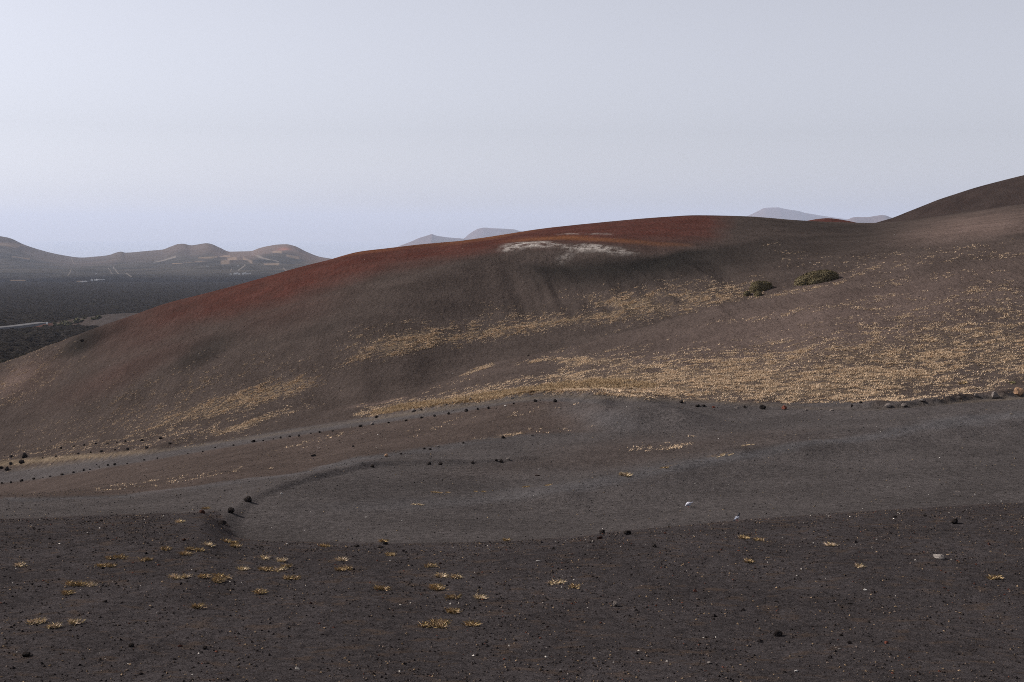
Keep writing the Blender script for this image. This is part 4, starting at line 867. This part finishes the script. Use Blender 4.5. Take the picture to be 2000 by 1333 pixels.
def pigeon(u, v, heading, pecking, label):
    p = hit(u, v); p.z = height(p.x, p.y); root = bpy.data.objects.new("pigeon", None); link(root); root.location = p; root.rotation_euler = (0, 0, R(heading))
    tag(root, label, "pigeon", "pigeons on the gravel")
    if pecking:
        body = [(-.135,0,.175,.012,.010),(-.10,0,.168,.044,.040),(-.05,0,.150,.078,.078),(0,0,.135,.092,.092),(.05,0,.122,.084,.084),(.088,0,.108,.058,.060),(.115,0,.09,.032,.033),(.135,0,.070,.024,.025),(.150,0,.055,.022,.023),(.163,0,.042,.014,.015),(.168,0,.037,.006,.006)]
        tail = [(-.11,0,.178,.030,.010),(-.16,0,.195,.038,.007),(-.215,0,.212,.042,.004)]; bk = [(.160,0,.044,.007,.007),(.172,0,.030,.005,.005),(.182,0,.016,.002,.002)]; eye = (.151, .021, .060)
        wing = lambda s: [(.045,.066*s,.146,.012,.026),(.0,.076*s,.160,.015,.044),(-.06,.062*s,.172,.013,.038),(-.12,.030*s,.182,.009,.018),(-.165,.016*s,.192,.004,.008)]; bar = (-.07, .074, .170)
        bm_, hm_, tm_ = PIG['pale'], PIG['pale'], PIG['grey']
    else:
        body = [(-.12,0,.095,.012,.010),(-.09,0,.105,.030,.024),(-.045,0,.125,.050,.046),(0,0,.148,.060,.058),(.04,0,.172,.054,.055),(.068,0,.205,.036,.038),(.082,0,.238,.024,.026),(.090,0,.262,.023,.024),(.102,0,.280,.022,.022),(.118,0,.285,.014,.015),(.124,0,.285,.006,.006)]
        tail = [(-.10,0,.102,.030,.010),(-.15,0,.078,.036,.007),(-.20,0,.055,.040,.004)]; bk = [(.115,0,.284,.007,.006),(.130,0,.281,.005,.004),(.143,0,.277,.002,.002)]; eye = (.104, .020, .286)
        wing = lambda s: [(.040,.046*s,.180,.010,.020),(.0,.056*s,.160,.013,.038),(-.055,.048*s,.132,.012,.034),(-.11,.030*s,.108,.009,.018),(-.155,.016*s,.088,.004,.008)]; bar = (-.06, .060, .130)
        bm_, hm_, tm_ = PIG['grey'], PIG['dark'], PIG['dark']
    b = loft("body", body, bm_, root)
    if not pecking:
        b.data.materials.append(hm_); mi = [1 if (sum(b.data.vertices[i].co.z for i in pl.vertices) / len(pl.vertices)) > .20 else 0 for pl in b.data.polygons]; b.data.polygons.foreach_set("material_index", mi)
    loft("tail", tail, tm_, root, 8); loft("beak", bk, PIG['beak'], root, 6)
    for s_ in (1, -1):
        wg = loft("wing", wing(s_), PIG['pale'], root, 8)
        for k in (0, .035):
            loft("wing_bar", [(bar[0] - k, bar[1] * s_ - .004 * s_, bar[2] + .026, .006, .006), (bar[0] - k - .012, bar[1] * s_, bar[2], .006, .006), (bar[0] - k - .018, bar[1] * s_ - .006 * s_, bar[2] - .024, .006, .006)], PIG['dark'], wg, 6)
        loft("leg", [(0, .022 * s_, .10, .008, .008), (-.008, .022 * s_, .05, .005, .005), (.0, .022 * s_, .006, .005, .005), (.03, .026 * s_, .003, .006, .003)], PIG['leg'], root, 6)
        e = loft("eye", [(eye[0] - .004, eye[1] * s_, eye[2], .002, .002), (eye[0], eye[1] * s_, eye[2], .003, .004), (eye[0] + .004, eye[1] * s_, eye[2], .002, .002)], PIG['eye'], root, 6)
pigeon(1345, 990.5, 196, True, "pale pigeon pecking with head down on the gravel yard")
pigeon(1440, 1019, 38, False, "grey pigeon standing upright on the terrace edge with its back turned")

# fallen sticks
def stick(u, v, lpx, mat, label, ang=0.0, thick=0.02):
    p = hit(u, v); p.z = height(p.x, p.y) + thick; L = lpx * p.y / F
    root = loft("stick", [(-L / 2, 0, 0.0, thick * .6, thick * .6), (-L * .2, .02, .012, thick, thick), (L * .15, -.015, .006, thick * .9, thick), (L / 2, .01, -.004, thick * .4, thick * .4)], mat, None, 6)
    root.location = p; root.rotation_euler = (0, 0, R(ang)); tag(root, label, "stick")
stick(1050, 930, 11, plain("dark_wood", srgb(54, 36, 30)), "short dark brown stick lying on the slope below the berm", 5, 0.03)
stick(1872, 961, 11, plain("bleached_wood", srgb(150, 140, 134)), "thin bleached stick on the right of the gravel yard", -25, 0.012)
stick(1052, 1097, 11, plain("white_wood", srgb(176, 172, 168)), "short white stick lying in the middle of the foreground", 3, 0.012)
stick(1976, 810, 8, plain("pale_wood", srgb(160, 140, 112)), "pale stick on the track at the right edge", 8, 0.02)
stick(1852, 1085, 7, plain("tan_wood", srgb(168, 148, 124)), "little tan stick just behind the pale slab", -20, 0.012)

# ------------------------------------------------------------------ houses on the far side of the lava, masts on the summit, sign by the road
WALL = plain("white_wall", srgb(238, 236, 232)); ROOF = plain("flat_roof", srgb(178, 172, 164)); DARK = plain("window_glass", srgb(48, 52, 60), 0.3); WOOD = plain("door_wood", srgb(86, 66, 50)); STEEL = plain("grey_steel", srgb(110, 112, 116))
def box(name, x0, x1, y0, y1, z0, z1, mat, parent):
    v = [(x, y, z) for z in (z0, z1) for y in (y0, y1) for x in (x0, x1)]
    me = bpy.data.meshes.new(name); me.from_pydata(v, [], [(0, 2, 3, 1), (4, 5, 7, 6), (0, 1, 5, 4), (2, 6, 7, 3), (0, 4, 6, 2), (1, 3, 7, 5)]); me.update()
    return obj(name, me, mat, parent)
def house(u, v, w, h, d, label, grp, rz=0.0, mat=None):
    w *= .78; h *= .78; d *= .78
    p = range_hit(u, v)
    root = bpy.data.objects.new("white_house", None); link(root); root.location = (p.x, p.y, p.z - 1.0); root.rotation_euler = (0, 0, rz); tag(root, label, "house", grp)
    box("wall", -w / 2, w / 2, -d / 2, d / 2, 0, h + 1, mat or WALL, root)
    rf = box("roof", -w / 2 - .15, w / 2 + .15, -d / 2 - .15, d / 2 + .15, h + 1.003, h + 1.35, ROOF, root)
    box("parapet", -w / 2 - .15, w / 2 + .15, -d / 2 - .15, -d / 2 + .2, h + 1.353, h + 1.8, mat or WALL, rf)
    dr_ = box("door", -.5, .5, -d / 2 - .06, -d / 2 - .003, 1.0, 3.1, WOOD, root)
    nw = max(1, int(w / 5))
    for k in range(-nw, nw + 1):
        if k == 0: continue
        x = k * (w / (2 * nw + 1.2)); wd = box("window", x - .6, x + .6, -d / 2 - .05, -d / 2 - .003, 2.0, 3.2, DARK, root)
G1, G2 = "white farm houses behind the lava at far left", "white houses in the hamlet below the mountains"
house(159, 553, 8, 4, 8, "white house at the left end of the nearest far-left farm", G1)
house(166, 552.2, 13, 4.5, 9, "long white house at the right end of the nearest far-left farm", G1, .1)
house(179.5, 549.5, 6, 5, 7, "small white house left of the middle farm row", G1)
house(186.5, 549, 8, 3.5, 7, "low white house in the middle of the farm row", G1)
house(189.6, 548.6, 5, 5, 6, "tall narrow white house in the middle farm row", G1)
house(197.5, 547.6, 21, 2.6, 6, "long low pale barn at the right end of the farm row", G1, .06)
house(188, 536.5, 5, 3.5, 6, "single tiny white house on the far-left slope above the farms", G1)
house(450.2, 537, 5, 3.5, 6, "lone small white house at the left of the hamlet", G2)
house(459, 536.6, 9, 5, 8, "bright white house, biggest of the hamlet's left cluster", G2)
house(463.2, 536, 7, 4.5, 8, "white house in the middle of the hamlet's left cluster", G2)
house(466.8, 537.2, 7, 4, 7, "white house at the right of the hamlet's left cluster", G2)
house(475, 537, 6, 4, 8, "small white house at the left of the hamlet's right cluster", G2)
house(478.2, 536.5, 8, 5.5, 8, "bright white house in the hamlet's right cluster", G2)
house(485, 536, 17, 3, 7, "long low white building at the right end of the hamlet", G2)
house(465, 521, 5, 4, 6, "tiny white house among the fields above the hamlet", G2)
house(405, 522.4, 8, 4, 7, "single white house below the pale fields left of the hamlet", G2)
for k, (u, v, h) in enumerate([(1501.5, 406.3, 44), (1509, 405.9, 26), (1511.5, 405.9, 36), (1515.5, 405.8, 44)]):
    y = 26000.0; root = bpy.data.objects.new("antenna_mast", None); link(root); root.location = (float(bearing(u, v)) * y, y, float(slope_of_row(v)) * y - 2)
    tag(root, f"thin antenna mast, {ORD[k]} from the left on the hazy summit", "antenna", "antenna masts on the summit")
    box("mast", -.5, .5, -.5, .5, 0, h, STEEL, root); box("base_hut", -3, 3, 1, 5, 0, 4, WALL, root)
    for q in (.6, .8, .95): box("cross_arm", -2, 2, -.7, -.52, h * q, h * q + .5, STEEL, root)
y = 868.0; p = Vector((float(bearing(91.5, 629)) * y, y, float(lava_z(y)) + 1.0)); root = bpy.data.objects.new("road_sign", None); link(root); root.location = p
tag(root, "tiny white sign on a post beside the road across the lava", "sign"); box("post", -.06, .06, -.06, .06, -1, 3.0, STEEL, root); box("panel", -.55, .55, -.12, -.065, 1.8, 3.1, WALL, root)
